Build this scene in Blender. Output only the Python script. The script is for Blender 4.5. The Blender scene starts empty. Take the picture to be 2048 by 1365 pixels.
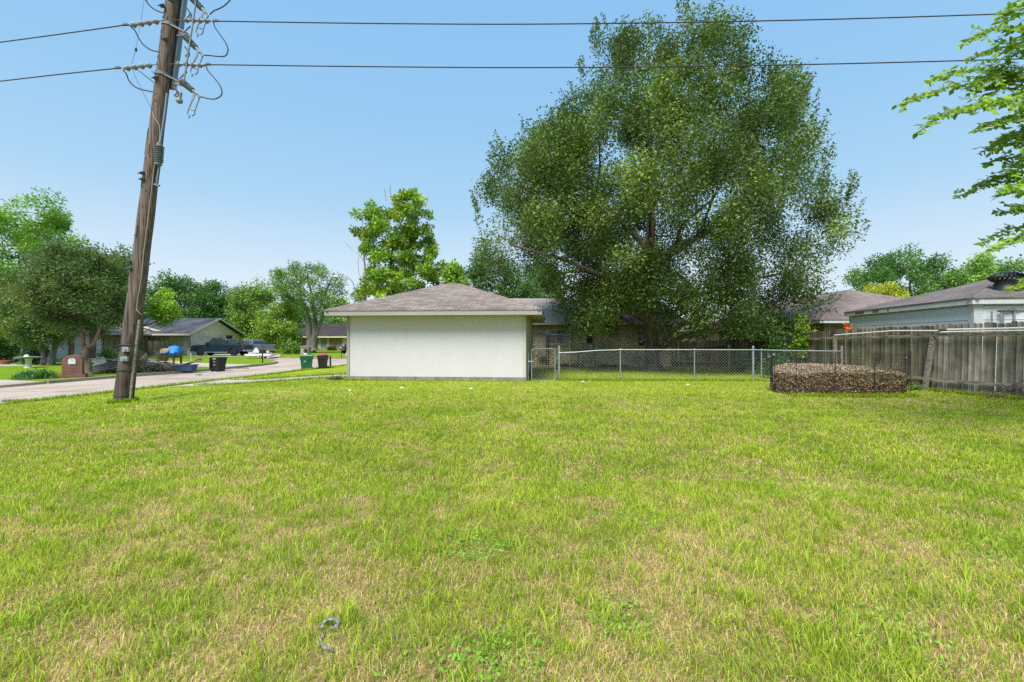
import bpy, math, random
import numpy as np
from mathutils import Vector, Matrix
from mathutils.geometry import tessellate_polygon

random.seed(7); RNG = np.random.default_rng(11)
R = math.radians
scene = bpy.context.scene
col = scene.collection

# ------------------------------------------------------------------ camera
cam = bpy.data.cameras.new('camera'); camo = bpy.data.objects.new('camera', cam); col.objects.link(camo)
cam.lens = 16.0; cam.sensor_width = 36.0; cam.clip_start = 0.05; cam.clip_end = 3000
camo.location = (0, 0, 1.5); camo.rotation_euler = (R(90), 0, 0)
scene.camera = camo

# ------------------------------------------------------------------ light
SUN_EL, SUN_AZ = 56.0, 202.0      # azimuth clockwise from +Y: veiled sun behind the camera's left shoulder
world = bpy.data.worlds.new('World'); scene.world = world; world.use_nodes = True
wn = world.node_tree.nodes; wl = world.node_tree.links; wn.clear()
out = wn.new('ShaderNodeOutputWorld'); bg = wn.new('ShaderNodeBackground')
sky = wn.new('ShaderNodeTexSky'); sky.sky_type = 'NISHITA'; sky.sun_disc = False
sky.sun_elevation = R(SUN_EL); sky.sun_rotation = R(SUN_AZ)
sky.altitude = 0; sky.air_density = 1.0; sky.dust_density = 1.0; sky.ozone_density = 1.0
# thin summer haze: milky near the horizon, clear blue higher up
tc = wn.new('ShaderNodeTexCoord'); sep = wn.new('ShaderNodeSeparateXYZ'); wl.new(tc.outputs['Generated'], sep.inputs[0])
ramp = wn.new('ShaderNodeValToRGB'); wl.new(sep.outputs['Z'], ramp.inputs[0])
cr = ramp.color_ramp
cr.elements[0].position = 0.0; cr.elements[0].color = (0.80, 0.90, 1.0, 1)
cr.elements[1].position = 1.0; cr.elements[1].color = (0.20, 0.48, 0.88, 1)
for p, c in ((0.12, (0.72, 0.86, 0.985)), (0.27, (0.44, 0.70, 0.95)), (0.42, (0.335, 0.62, 0.93)), (0.58, (0.285, 0.575, 0.93))):
    e = cr.elements.new(p); e.color = (*c, 1)
mul = wn.new('ShaderNodeVectorMath'); mul.operation = 'SCALE'; mul.inputs['Scale'].default_value = 8.0
wl.new(ramp.outputs[0], mul.inputs[0])
mix = wn.new('ShaderNodeMix'); mix.data_type = 'RGBA'; mix.inputs[0].default_value = 0.94
wl.new(sky.outputs[0], mix.inputs[6]); wl.new(mul.outputs[0], mix.inputs[7])
wl.new(mix.outputs[2], bg.inputs[0]); bg.inputs[1].default_value = 0.098
wl.new(bg.outputs[0], out.inputs[0])

sl = bpy.data.lights.new('sun', 'SUN'); so = bpy.data.objects.new('sun', sl); col.objects.link(so)
sl.energy = 5.0; sl.angle = R(34); sl.color = (1.0, 0.95, 0.86)
sd = Vector((math.sin(R(SUN_AZ)) * math.cos(R(SUN_EL)), math.cos(R(SUN_AZ)) * math.cos(R(SUN_EL)), math.sin(R(SUN_EL))))
so.rotation_euler = sd.to_track_quat('Z', 'Y').to_euler(); so.location = (0, -5, 30)

scene.view_settings.view_transform = 'Standard'; scene.view_settings.look = 'None'
scene.view_settings.exposure = 0.35; scene.view_settings.gamma = 1.0
scene.render.engine = 'CYCLES'
scene.cycles.max_bounces = 5; scene.cycles.diffuse_bounces = 3; scene.cycles.glossy_bounces = 2
scene.cycles.transmission_bounces = 4; scene.cycles.transparent_max_bounces = 6
scene.cycles.use_denoising = False; scene.cycles.use_adaptive_sampling = False
scene.cycles.caustics_reflective = False; scene.cycles.caustics_refractive = False

# ------------------------------------------------------------------ helpers
F = 910.2
def P(px, py, Y):                      # point at depth Y seen at photo position (px, py)
    return Vector(((px - 1024) / F * Y, Y, 1.5 + (682.5 - py) / F * Y))
def G(px, py, z=0.0):                  # ground point of height z seen at photo position
    Y = (1.5 - z) * F / (py - 682.5)
    return Vector(((px - 1024) / F * Y, Y, z))
def smooth(t):
    t = np.clip(t, 0, 1); return t * t * (3 - 2 * t)

ORG = {}
class MB:
    def __init__(s): s.v = []; s.f = []; s.c = []; s.tint = (1, 1, 1); s.t = []; s.uvf = None
    def add(s, vs, fs):
        n = len(s.v); s.v += [tuple(v) for v in vs]; s.t += [s.tint] * len(vs)
        s.f += [tuple(i + n for i in f) for f in fs]; return s
    def box(s, x0, x1, y0, y1, z0, z1):
        return s.add([(x0,y0,z0),(x1,y0,z0),(x1,y1,z0),(x0,y1,z0),(x0,y0,z1),(x1,y0,z1),(x1,y1,z1),(x0,y1,z1)],
                     [(0,3,2,1),(4,5,6,7),(0,1,5,4),(1,2,6,5),(2,3,7,6),(3,0,4,7)])
    def obox(s, c, ax, ay, az):        # box by centre and three half-axis vectors
        c, ax, ay, az = map(Vector, (c, ax, ay, az)); vs = []
        for k in (-1, 1):
            for i, j in ((-1,-1),(1,-1),(1,1),(-1,1)): vs.append(c + ax*i + ay*j + az*k)
        return s.add(vs, [(0,3,2,1),(4,5,6,7),(0,1,5,4),(1,2,6,5),(2,3,7,6),(3,0,4,7)])
    def beam(s, a, b, w, h, up=(0,0,1)):
        a, b = Vector(a), Vector(b); d = (b - a); L = d.length / 2; d.normalize()
        u = Vector(up); sx = d.cross(u)
        if sx.length < 1e-4: sx = d.cross(Vector((0, 1, 0)))
        sx.normalize(); u = sx.cross(d)
        return s.obox((a + b) / 2, sx * w / 2, d * L, u * h / 2)
    def tube(s, pts, r, n=8, cap=True):
        pts = [Vector(p) for p in pts]; m = len(pts)
        rs = r if hasattr(r, '__len__') else [r] * m
        base = len(s.v); ref = None
        for i, p in enumerate(pts):
            d = (pts[min(i+1, m-1)] - pts[max(i-1, 0)])
            if d.length < 1e-9: d = Vector((0,0,1))
            d.normalize()
            if ref is None:
                ref = Vector((0,0,1)) if abs(d.z) < .9 else Vector((1,0,0))
            a = d.cross(ref)
            if a.length < 1e-5: a = d.cross(Vector((0,1,0)))
            a.normalize(); b = a.cross(d).normalized(); ref = b
            for k in range(n):
                t = 2 * math.pi * k / n
                s.v.append(tuple(p + (a * math.cos(t) + b * math.sin(t)) * rs[i])); s.t.append(s.tint)
        for i in range(m - 1):
            for k in range(n):
                k2 = (k + 1) % n; o = base + i * n
                s.f.append((o + k, o + k2, o + n + k2, o + n + k))
        if cap:
            s.f.append(tuple(base + k for k in range(n))[::-1]); s.f.append(tuple(base + (m-1)*n + k for k in range(n)))
        return s
    def lathe(s, a, b, prof, n=14):    # prof: list of (t along a->b, radius)
        a, b = Vector(a), Vector(b)
        return s.tube([a.lerp(b, t) + (b - a).normalized() * (1e-5 * i) for i, (t, _) in enumerate(prof)], [r for _, r in prof], n) if False else s._lathe(a, b, prof, n)
    def _lathe(s, a, b, prof, n):
        d = (b - a).normalized(); ref = Vector((0,0,1)) if abs(d.z) < .9 else Vector((1,0,0))
        u = d.cross(ref).normalized(); w = u.cross(d).normalized(); base = len(s.v); m = len(prof)
        for t, r in prof:
            p = a.lerp(b, t)
            for k in range(n):
                q = 2 * math.pi * k / n; s.v.append(tuple(p + (u*math.cos(q) + w*math.sin(q)) * r)); s.t.append(s.tint)
        for i in range(m - 1):
            for k in range(n):
                o = base + i*n; s.f.append((o+k, o+(k+1)%n, o+n+(k+1)%n, o+n+k))
        s.f.append(tuple(base + k for k in range(n))[::-1]); s.f.append(tuple(base + (m-1)*n + k for k in range(n)))
        return s
    def prism(s, pts, ext):            # planar polygon (3D points) extruded by vector
        n = len(pts); e = Vector(ext); vs = [Vector(p) for p in pts] + [Vector(p) + e for p in pts]
        fs = [tuple(range(n))[::-1], tuple(range(n, 2*n))] + [(i, (i+1)%n, n+(i+1)%n, n+i) for i in range(n)]
        return s.add(vs, fs)
    def slab(s, pts, zt, zb):
        tri = tessellate_polygon([[Vector((x, y, 0)) for x, y in pts]]); n = len(pts)
        vs = [(x, y, zt) for x, y in pts] + [(x, y, zb) for x, y in pts]
        fs = []
        for t in tri:
            a, b, c = (Vector((*pts[i], 0)) for i in t)
            fs.append(t if (b - a).cross(c - a).z > 0 else tuple(t)[::-1])
        fs += [(i, n+i, n+(i+1)%n, (i+1)%n) for i in range(n)]
        return s.add(vs, fs)
    def rot(s, start, M):
        for i in range(start, len(s.v)): s.v[i] = tuple(M @ Vector(s.v[i]))
        return s
    def build(s, name, mat, parent=None, smooth_=False, bevel=0.0):
        org = ORG.get(parent, Vector((0,0,0))) if parent else Vector((0,0,0))
        me = bpy.data.meshes.new(name)
        me.from_pydata([(a-org[0], b-org[1], c-org[2]) for a, b, c in s.v], [], s.f)
        auto_uv(me, s.v)
        if any(t != (1,1,1) for t in s.t):
            at = me.color_attributes.new('col', 'FLOAT_COLOR', 'POINT')
            at.data.foreach_set('color', np.array([(*t, 1) for t in s.t], dtype=np.float32).ravel())
        me.materials.append(mat)
        if smooth_: me.polygons.foreach_set('use_smooth', [True] * len(me.polygons))
        o = bpy.data.objects.new(name, me); col.objects.link(o)
        if parent: o.parent = parent; ORG[o] = org
        if bevel:
            m = o.modifiers.new('bevel', 'BEVEL'); m.width = bevel; m.segments = 2; m.limit_method = 'ANGLE'
        if smooth_ and not bevel:
            me.shade_smooth() if hasattr(me, 'shade_smooth') else None
            try: me.set_sharp_from_angle(angle=R(40))
            except Exception: pass
        return o

def auto_uv(me, vs):
    uv = me.uv_layers.new(name='UVMap'); data = np.zeros((len(me.loops), 2), dtype=np.float32)
    for p in me.polygons:
        n = p.normal
        if abs(n.z) > .999: u = Vector((1,0,0)); w = Vector((0,1,0))
        else:
            u = Vector((0,0,1)).cross(n); u.normalize(); w = n.cross(u)
        for li in p.loop_indices:
            q = Vector(vs[me.loops[li].vertex_index]); data[li] = (q.dot(u), q.dot(w))
    uv.data.foreach_set('uv', data.ravel())

def npmesh(name, V, Fc, mat, C=None, parent=None, smooth_=False):
    """V (n,3), Fc list of arrays (m,k) of equal k each, C (n,3) colours"""
    org = ORG.get(parent, Vector((0,0,0))) if parent else Vector((0,0,0))
    V = V - np.array(org); me = bpy.data.meshes.new(name)
    me.vertices.add(len(V)); me.vertices.foreach_set('co', V.astype(np.float32).ravel())
    loops = np.concatenate([f.ravel() for f in Fc]).astype(np.int32)
    tot = np.concatenate([np.full(len(f), f.shape[1]) for f in Fc]).astype(np.int32)
    st = np.concatenate([[0], np.cumsum(tot)[:-1]]).astype(np.int32)
    me.loops.add(len(loops)); me.loops.foreach_set('vertex_index', loops)
    me.polygons.add(len(tot)); me.polygons.foreach_set('loop_start', st); me.polygons.foreach_set('loop_total', tot)
    if smooth_: me.polygons.foreach_set('use_smooth', np.ones(len(tot), dtype=bool))
    me.update(calc_edges=True)
    if C is not None:
        at = me.color_attributes.new('col', 'FLOAT_COLOR', 'POINT')
        at.data.foreach_set('color', np.concatenate([C, np.ones((len(C), 1))], 1).astype(np.float32).ravel())
    me.materials.append(mat)
    o = bpy.data.objects.new(name, me); col.objects.link(o)
    if parent: o.parent = parent; ORG[o] = org
    return o

def tag(o, label, cat, group=None):
    o['label'] = label; o['category'] = cat
    if group: o['group'] = group
    return o
def thing(name, label, cat, loc=(0,0,0), rz=0.0, group=None, local=False):
    o = bpy.data.objects.new(name, None); col.objects.link(o); o.empty_display_size = .2
    o.location = loc; o.rotation_euler = (0, 0, rz)
    ORG[o] = Vector((0,0,0)) if local else Vector(loc)
    return tag(o, label, cat, group)
def struct(o, kind='structure'): o['kind'] = kind; return o
def dup(root, loc, rz, label, group=None):
    r = root.copy(); col.objects.link(r); r.location = loc; r.rotation_euler = (0,0,rz); r['label'] = label
    if group: r['group'] = group
    for ch in list(root.children):
        c = ch.copy(); col.objects.link(c); c.parent = r
        for g in ch.children:
            d = g.copy(); col.objects.link(d); d.parent = c
    return r

# ------------------------------------------------------------------ noise in numpy
def vnoise(x, y, seed=0):
    r = np.random.default_rng(seed).random((256, 256))
    xi = np.floor(x).astype(int); yi = np.floor(y).astype(int); fx = x - xi; fy = y - yi
    fx = fx*fx*(3-2*fx); fy = fy*fy*(3-2*fy); a = r[xi % 256, yi % 256]; b = r[(xi+1) % 256, yi % 256]
    c = r[xi % 256, (yi+1) % 256]; d = r[(xi+1) % 256, (yi+1) % 256]
    return (a*(1-fx)+b*fx)*(1-fy) + (c*(1-fx)+d*fx)*fy
def fbm(x, y, s, seed=0, o=4):
    t = 0; a = .5; n = 0
    for k in range(o):
        t = t + a * vnoise(x/s*2**k, y/s*2**k, seed+k); n += a; a *= .5
    return t / n

# ------------------------------------------------------------------ materials
def newmat(name):
    m = bpy.data.materials.new(name); m.use_nodes = True; nt = m.node_tree
    b = nt.nodes['Principled BSDF']; return m, nt.nodes, nt.links, b
def rgb(c): return (*c, 1)
def mixrgb(N, L, a, b, fac, mode='MIX'):
    m = N.new('ShaderNodeMix'); m.data_type = 'RGBA'; m.blend_type = mode
    for i, v in ((0, fac), (6, a), (7, b)):
        if isinstance(v, (tuple, list)): m.inputs[i].default_value = rgb(v) if len(v) == 3 else v
        elif isinstance(v, (int, float)): m.inputs[i].default_value = v
        else: L.new(v, m.inputs[i])
    return m.outputs[2]
def noise_node(N, L, scale, detail=4, vec=None, sc=None):
    t = N.new('ShaderNodeTexNoise'); t.inputs['Scale'].default_value = scale; t.inputs['Detail'].default_value = detail
    if vec is None:
        c = N.new('ShaderNodeTexCoord'); vec = c.outputs['Object']
    if sc:
        mp = N.new('ShaderNodeMapping'); mp.inputs['Scale'].default_value = sc; L.new(vec, mp.inputs[0]); vec = mp.outputs[0]
    L.new(vec, t.inputs['Vector']); return t.outputs['Fac']
def rampn(N, L, fac, stops):
    r = N.new('ShaderNodeValToRGB'); L.new(fac, r.inputs[0]); e = r.color_ramp.elements
    e[0].position = stops[0][0]; e[0].color = rgb(stops[0][1]); e[1].position = stops[-1][0]; e[1].color = rgb(stops[-1][1])
    for p, c in stops[1:-1]:
        k = e.new(p); k.color = rgb(c)
    return r.outputs[0]
def bump(N, L, b, h, strength=.3, dist=.01):
    n = N.new('ShaderNodeBump'); n.inputs['Strength'].default_value = strength; n.inputs['Distance'].default_value = dist
    L.new(h, n.inputs['Height']); L.new(n.outputs[0], b.inputs['Normal'])
def M_plain(name, c, rough=.6, metal=0, var=.25, scale=3.0, bmp=0, spec=.4, sc=None):
    m, N, L, b = newmat(name); f = noise_node(N, L, scale, 5, sc=sc)
    lo = tuple(x*(1-var) for x in c); hi = tuple(min(1, x*(1+var*.6)) for x in c)
    L.new(rampn(N, L, f, [(.3, lo), (.7, hi)]), b.inputs['Base Color'])
    b.inputs['Roughness'].default_value = rough; b.inputs['Metallic'].default_value = metal
    b.inputs['Specular IOR Level'].default_value = spec
    if bmp: bump(N, L, b, noise_node(N, L, scale*8, 3), bmp, .01)
    return m
def M_attr(name, rough=.55, trans=0.0, spec=.3, fiber=None):
    m, N, L, b = newmat(name); a = N.new('ShaderNodeAttribute'); a.attribute_name = 'col'; c = a.outputs['Color']
    if fiber:
        f = noise_node(N, L, 1.0, 6, sc=fiber); f2 = noise_node(N, L, 2.2, 4)
        g = rampn(N, L, f, [(.25, (.45,.43,.40)), (.5, (.95,.95,.95)), (.8, (1.25,1.22,1.18))])
        c = mixrgb(N, L, c, g, 1.0, 'MULTIPLY')
        g2 = rampn(N, L, f2, [(.35, (.66,.64,.58)), (.6, (1.08,1.06,1.03))])
        c = mixrgb(N, L, c, g2, 1.0, 'MULTIPLY'); bump(N, L, b, f, .5, .006)
    L.new(c, b.inputs['Base Color']); b.inputs['Roughness'].default_value = rough
    b.inputs['Specular IOR Level'].default_value = spec
    if trans:
        t = N.new('ShaderNodeBsdfTranslucent'); L.new(mixrgb(N, L, c, (1.0, 1.15, .45), 1.0, 'MULTIPLY'), t.inputs[0])
        x = N.new('ShaderNodeMixShader'); x.inputs[0].default_value = trans
        L.new(b.outputs[0], x.inputs[1]); L.new(t.outputs[0], x.inputs[2])
        L.new(x.outputs[0], N['Material Output'].inputs[0])
    return m
def M_brick(name, c1, c2, mortar, w=.22, h=.08, ms=.012, offset=.5, rough=.85):
    m, N, L, b = newmat(name); uv = N.new('ShaderNodeUVMap'); uv.uv_map = 'UVMap'
    t = N.new('ShaderNodeTexBrick'); L.new(uv.outputs[0], t.inputs['Vector'])
    t.inputs['Scale'].default_value = 1; t.inputs['Brick Width'].default_value = w; t.inputs['Row Height'].default_value = h
    t.inputs['Mortar Size'].default_value = ms; t.inputs['Mortar Smooth'].default_value = .2; t.offset = offset
    t.inputs['Color1'].default_value = rgb(c1); t.inputs['Color2'].default_value = rgb(c2); t.inputs['Mortar'].default_value = rgb(mortar)
    f = noise_node(N, L, 1.3, 5, uv.outputs[0]); g = rampn(N, L, f, [(.3, (.72,.72,.70)), (.7, (1.15,1.13,1.1))])
    L.new(mixrgb(N, L, t.outputs['Color'], g, 1.0, 'MULTIPLY'), b.inputs['Base Color'])
    b.inputs['Roughness'].default_value = rough; b.inputs['Specular IOR Level'].default_value = .15
    inv = N.new('ShaderNodeMath'); inv.operation = 'SUBTRACT'; inv.inputs[0].default_value = 1; L.new(t.outputs['Fac'], inv.inputs[1])
    bump(N, L, b, inv.outputs[0], .4, .01); return m
def M_shingle(name, a, c, dark, var=.35):
    m, N, L, b = newmat(name); uv = N.new('ShaderNodeUVMap'); uv.uv_map = 'UVMap'
    t = N.new('ShaderNodeTexBrick'); L.new(uv.outputs[0], t.inputs['Vector'])
    t.inputs['Scale'].default_value = 1; t.inputs['Brick Width'].default_value = .33; t.inputs['Row Height'].default_value = .143
    t.inputs['Mortar Size'].default_value = .008; t.inputs['Mortar Smooth'].default_value = .3; t.offset = .37; t.offset_frequency = 2
    t.inputs['Color1'].default_value = rgb(a); t.inputs['Color2'].default_value = rgb(c); t.inputs['Mortar'].default_value = rgb(dark)
    # each course darkens to its lower lip where it steps over the next
    f = noise_node(N, L, .5, 5, uv.outputs[0]); g = rampn(N, L, f, [(.3, (1-var*.5,)*3), (.7, (1+var*.4,)*3)])
    f2 = noise_node(N, L, 60, 2, uv.outputs[0]); g2 = rampn(N, L, f2, [(.3, (.75,.75,.75)), (.7, (1.25,1.25,1.25))])
    cc = mixrgb(N, L, mixrgb(N, L, t.outputs['Color'], g, 1.0, 'MULTIPLY'), g2, 1.0, 'MULTIPLY')
    L.new(cc, b.inputs['Base Color']); b.inputs['Roughness'].default_value = .9; b.inputs['Specular IOR Level'].default_value = .15
    inv = N.new('ShaderNodeMath'); inv.operation = 'SUBTRACT'; inv.inputs[0].default_value = 1; L.new(t.outputs['Fac'], inv.inputs[1])
    bump(N, L, b, inv.outputs[0], .7, .02); return m
def M_siding(name, c, period=.1, depth=.5, vertical=False, width=.06, var=.06, dark=.55, sheet=1.22):
    """painted board siding: grooves along UV"""
    m, N, L, b = newmat(name); uv = N.new('ShaderNodeUVMap'); uv.uv_map = 'UVMap'
    s = N.new('ShaderNodeSeparateXYZ'); L.new(uv.outputs[0], s.inputs[0])
    def groove(per, wd):
        d = N.new('ShaderNodeMath'); d.operation = 'DIVIDE'; L.new(s.outputs['X' if vertical else 'Y'], d.inputs[0]); d.inputs[1].default_value = per
        fr = N.new('ShaderNodeMath'); fr.operation = 'FRACT'; L.new(d.outputs[0], fr.inputs[0])
        lt = N.new('ShaderNodeMath'); lt.operation = 'LESS_THAN'; L.new(fr.outputs[0], lt.inputs[0]); lt.inputs[1].default_value = wd
        return lt.outputs[0]
    g = groove(period, width)
    f = noise_node(N, L, 2.0, 5, uv.outputs[0], sc=(1, .35, 1) if vertical else (.35, 1, 1))
    base = rampn(N, L, f, [(.3, tuple(x*(1-var) for x in c)), (.7, tuple(min(1, x*(1+var)) for x in c))])
    k = mixrgb(N, L, base, tuple(x*dark for x in c), g)
    if vertical:
        k = mixrgb(N, L, k, tuple(x*.9 for x in c), groove(sheet, .006))
    L.new(k, b.inputs['Base Color']); b.inputs['Roughness'].default_value = .7; b.inputs['Specular IOR Level'].default_value = .25
    inv = N.new('ShaderNodeMath'); inv.operation = 'SUBTRACT'; inv.inputs[0].default_value = 1; L.new(g, inv.inputs[1])
    bump(N, L, b, inv.outputs[0], depth, .006); return m
def M_glass(name, c=(.03,.035,.04)):
    m, N, L, b = newmat(name); b.inputs['Base Color'].default_value = rgb(c); b.inputs['Roughness'].default_value = .08
    b.inputs['Specular IOR Level'].default_value = .9; return m

m_leaf = M_attr('leaf', .5, .32, .35)
m_leaf_dense = M_attr('leaf_dense', .5, .25, .3)
m_blade = M_attr('grass_blade', .6, .42, .15)
m_dry = M_attr('dry_leaf', .8, .08, .15)
m_board = M_attr('weathered_board', .9, 0, .12, fiber=(26, 26, 1.3))
m_petal = M_attr('petal', .6, .3, .2)
def M_bark(name, c, c2, sc=(9, 9, 1.6), b_=.9):
    m, N, L, b = newmat(name); f = noise_node(N, L, 1.0, 7, sc=sc)
    L.new(rampn(N, L, f, [(.3, c2), (.55, c), (.75, tuple(x*1.35 for x in c))]), b.inputs['Base Color'])
    b.inputs['Roughness'].default_value = .95; b.inputs['Specular IOR Level'].default_value = .1; bump(N, L, b, f, b_, .04); return m
m_bark = M_bark('bark', (.17,.145,.12), (.06,.05,.04)); m_bark_pale = M_bark('bark_pale', (.36,.33,.27), (.17,.14,.11), (4,4,1.2), .3)
m_bark_brown = M_bark('bark_brown', (.22,.16,.11), (.09,.06,.045), (6,6,1.5), .4)
m_bark_grey = M_bark('bark_grey', (.20,.18,.16), (.06,.055,.05))

# pole timber: grey weathered on one flank, red-brown on the other, long checks down the grain
def M_pole():
    m, N, L, b = newmat('pole_timber'); f = noise_node(N, L, 1.0, 8, sc=(30, 30, .7)); g = noise_node(N, L, 1.0, 4, sc=(2.2, 2.2, .35))
    cA = rampn(N, L, f, [(.28, (.03,.027,.025)), (.48, (.125,.108,.095)), (.72, (.24,.215,.19))])
    cB = rampn(N, L, f, [(.28, (.035,.022,.017)), (.48, (.155,.112,.09)), (.72, (.27,.21,.175))])
    a = N.new('ShaderNodeAttribute'); a.attribute_name = 'col'
    sm = N.new('ShaderNodeMath'); sm.operation = 'MULTIPLY_ADD'; L.new(g, sm.inputs[0]); sm.inputs[1].default_value = .9; L.new(a.outputs['Fac'], sm.inputs[2])
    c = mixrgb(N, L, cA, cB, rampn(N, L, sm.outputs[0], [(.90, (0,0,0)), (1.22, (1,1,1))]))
    # creosote-dark foot
    tcx = N.new('ShaderNodeTexCoord'); s = N.new('ShaderNodeSeparateXYZ'); L.new(tcx.outputs['Object'], s.inputs[0])
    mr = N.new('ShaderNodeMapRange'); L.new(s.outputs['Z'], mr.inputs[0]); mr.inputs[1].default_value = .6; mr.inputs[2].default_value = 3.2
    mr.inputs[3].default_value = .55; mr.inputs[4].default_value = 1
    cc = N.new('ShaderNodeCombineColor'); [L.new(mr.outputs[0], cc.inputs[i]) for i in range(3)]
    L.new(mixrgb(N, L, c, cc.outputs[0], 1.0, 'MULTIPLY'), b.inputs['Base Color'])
    b.inputs['Roughness'].default_value = .92; b.inputs['Specular IOR Level'].default_value = .15; bump(N, L, b, f, .9, .03); return m
m_pole = M_pole()
m_galv = M_plain('galvanised', (.38,.41,.43), .5, .6, .15, 4)
m_steelgrey = M_plain('grey_steel', (.22,.27,.32), .5, .3, .15, 2)
m_galv_dull = M_plain('dull_galvanised', (.22,.23,.235), .65, .4, .25, 6)
m_iron = M_plain('dark_iron', (.10,.095,.09), .7, .3, .35, 10)
m_rust = M_plain('rusty_iron', (.14,.10,.08), .85, .2, .4, 12)
m_cable = M_plain('cable', (.055,.05,.045), .7, 0, .2, 8)
m_porc = M_plain('insulator_shell', (.22,.235,.225), .45, 0, .15, 6)
m_porc_green = M_plain('insulator_polymer', (.13,.165,.15), .5, 0, .15, 6)
m_white_paint = M_plain('white_paint', (.74,.75,.74), .55, 0, .06, 2)
m_white_pipe = M_plain('white_pipe', (.66,.65,.60), .45, 0, .1, 3)
m_black = M_plain('black_plastic', (.018,.019,.02), .5, 0, .2, 4)
m_wire_black = M_plain('black_wire', (.022,.022,.022), .6, .2, .2, 4)
m_rubber = M_plain('rubber', (.012,.012,.012), .85, 0, .2, 6)
m_trim_taupe = M_plain('taupe_trim', (.335,.305,.27), .65, 0, .06, 2)
m_fascia = M_plain('fascia_paint', (.33,.315,.30), .6, 0, .07, 1.5)
m_soffit = M_plain('soffit', (.33,.28,.20), .8, 0, .15, 2)
m_trim_white = M_plain('corner_trim', (.48,.47,.44), .6, 0, .05, 2)
m_slab = M_plain('slab_concrete', (.23,.21,.17), .95, 0, .35, 4, .3)
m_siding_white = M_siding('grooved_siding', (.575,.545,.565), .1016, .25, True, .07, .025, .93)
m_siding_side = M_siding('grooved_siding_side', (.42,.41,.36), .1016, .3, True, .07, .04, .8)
m_shingle = M_shingle('shingle_brown', (.295,.245,.215), (.172,.142,.122), (.07,.06,.055))
m_shingle_house = M_shingle('shingle_tan', (.36,.31,.285), (.29,.25,.23), (.15,.125,.11), .15)
m_shingle_pink = M_shingle('shingle_rose', (.26,.205,.19), (.185,.145,.135), (.10,.07,.065))
m_shingle_dark = M_shingle('shingle_slate', (.085,.088,.105), (.062,.065,.08), (.04,.04,.048), .9)
m_shingle_black = M_shingle('shingle_dark', (.062,.056,.055), (.045,.04,.04), (.025,.023,.023), .4)
m_brick_tan = M_brick('brick_tan', (.70,.61,.45), (.58,.50,.36), (.27,.225,.165), .40, .125, .016)
m_brick_tan_v = M_brick('brick_soldier', (.60,.46,.25), (.47,.36,.19), (.22,.17,.10), .11, .30, .016, 0)
m_brick_red = M_brick('brick_red', (.34,.165,.115), (.45,.30,.22), (.42,.36,.29), .24, .085, .013)
m_brick_old = M_brick('brick_old', (.27,.15,.105), (.42,.33,.25), (.36,.31,.24), .24, .085, .013)
m_brick_mail = M_brick('brick_mailbox', (.27,.115,.09), (.20,.085,.068), (.27,.18,.15), .21, .068, .010)
m_brick_pale = M_brick('brick_pale', (.80,.74,.60), (.74,.67,.54), (.64,.57,.45), .24, .085, .010)
m_siding_beige = M_siding('beige_siding', (.74,.65,.52), .25, .4, False, .08, .05, .6)
m_siding_blue = M_siding('pale_blue_siding', (.70,.74,.76), .42, .5, False, .05, .04, .30)
m_fascia_white = M_plain('white_fascia', (.60,.62,.60), .6, 0, .10, 1.2)
m_trim_beige = M_plain('beige_trim', (.66,.58,.46), .6, 0, .06, 2)
m_door_white = M_siding('garage_door', (.84,.87,.88), .53, .5, False, .03, .03, .6)
m_glass = M_glass('window_glass'); m_glass_blue = M_glass('window_blue', (.24,.27,.31))
m_shade_knots = M_plain('porch_shade_and_knots', (.07,.055,.045), .9)
m_door_brown = M_plain('brown_door', (.12,.055,.035), .6)

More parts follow.
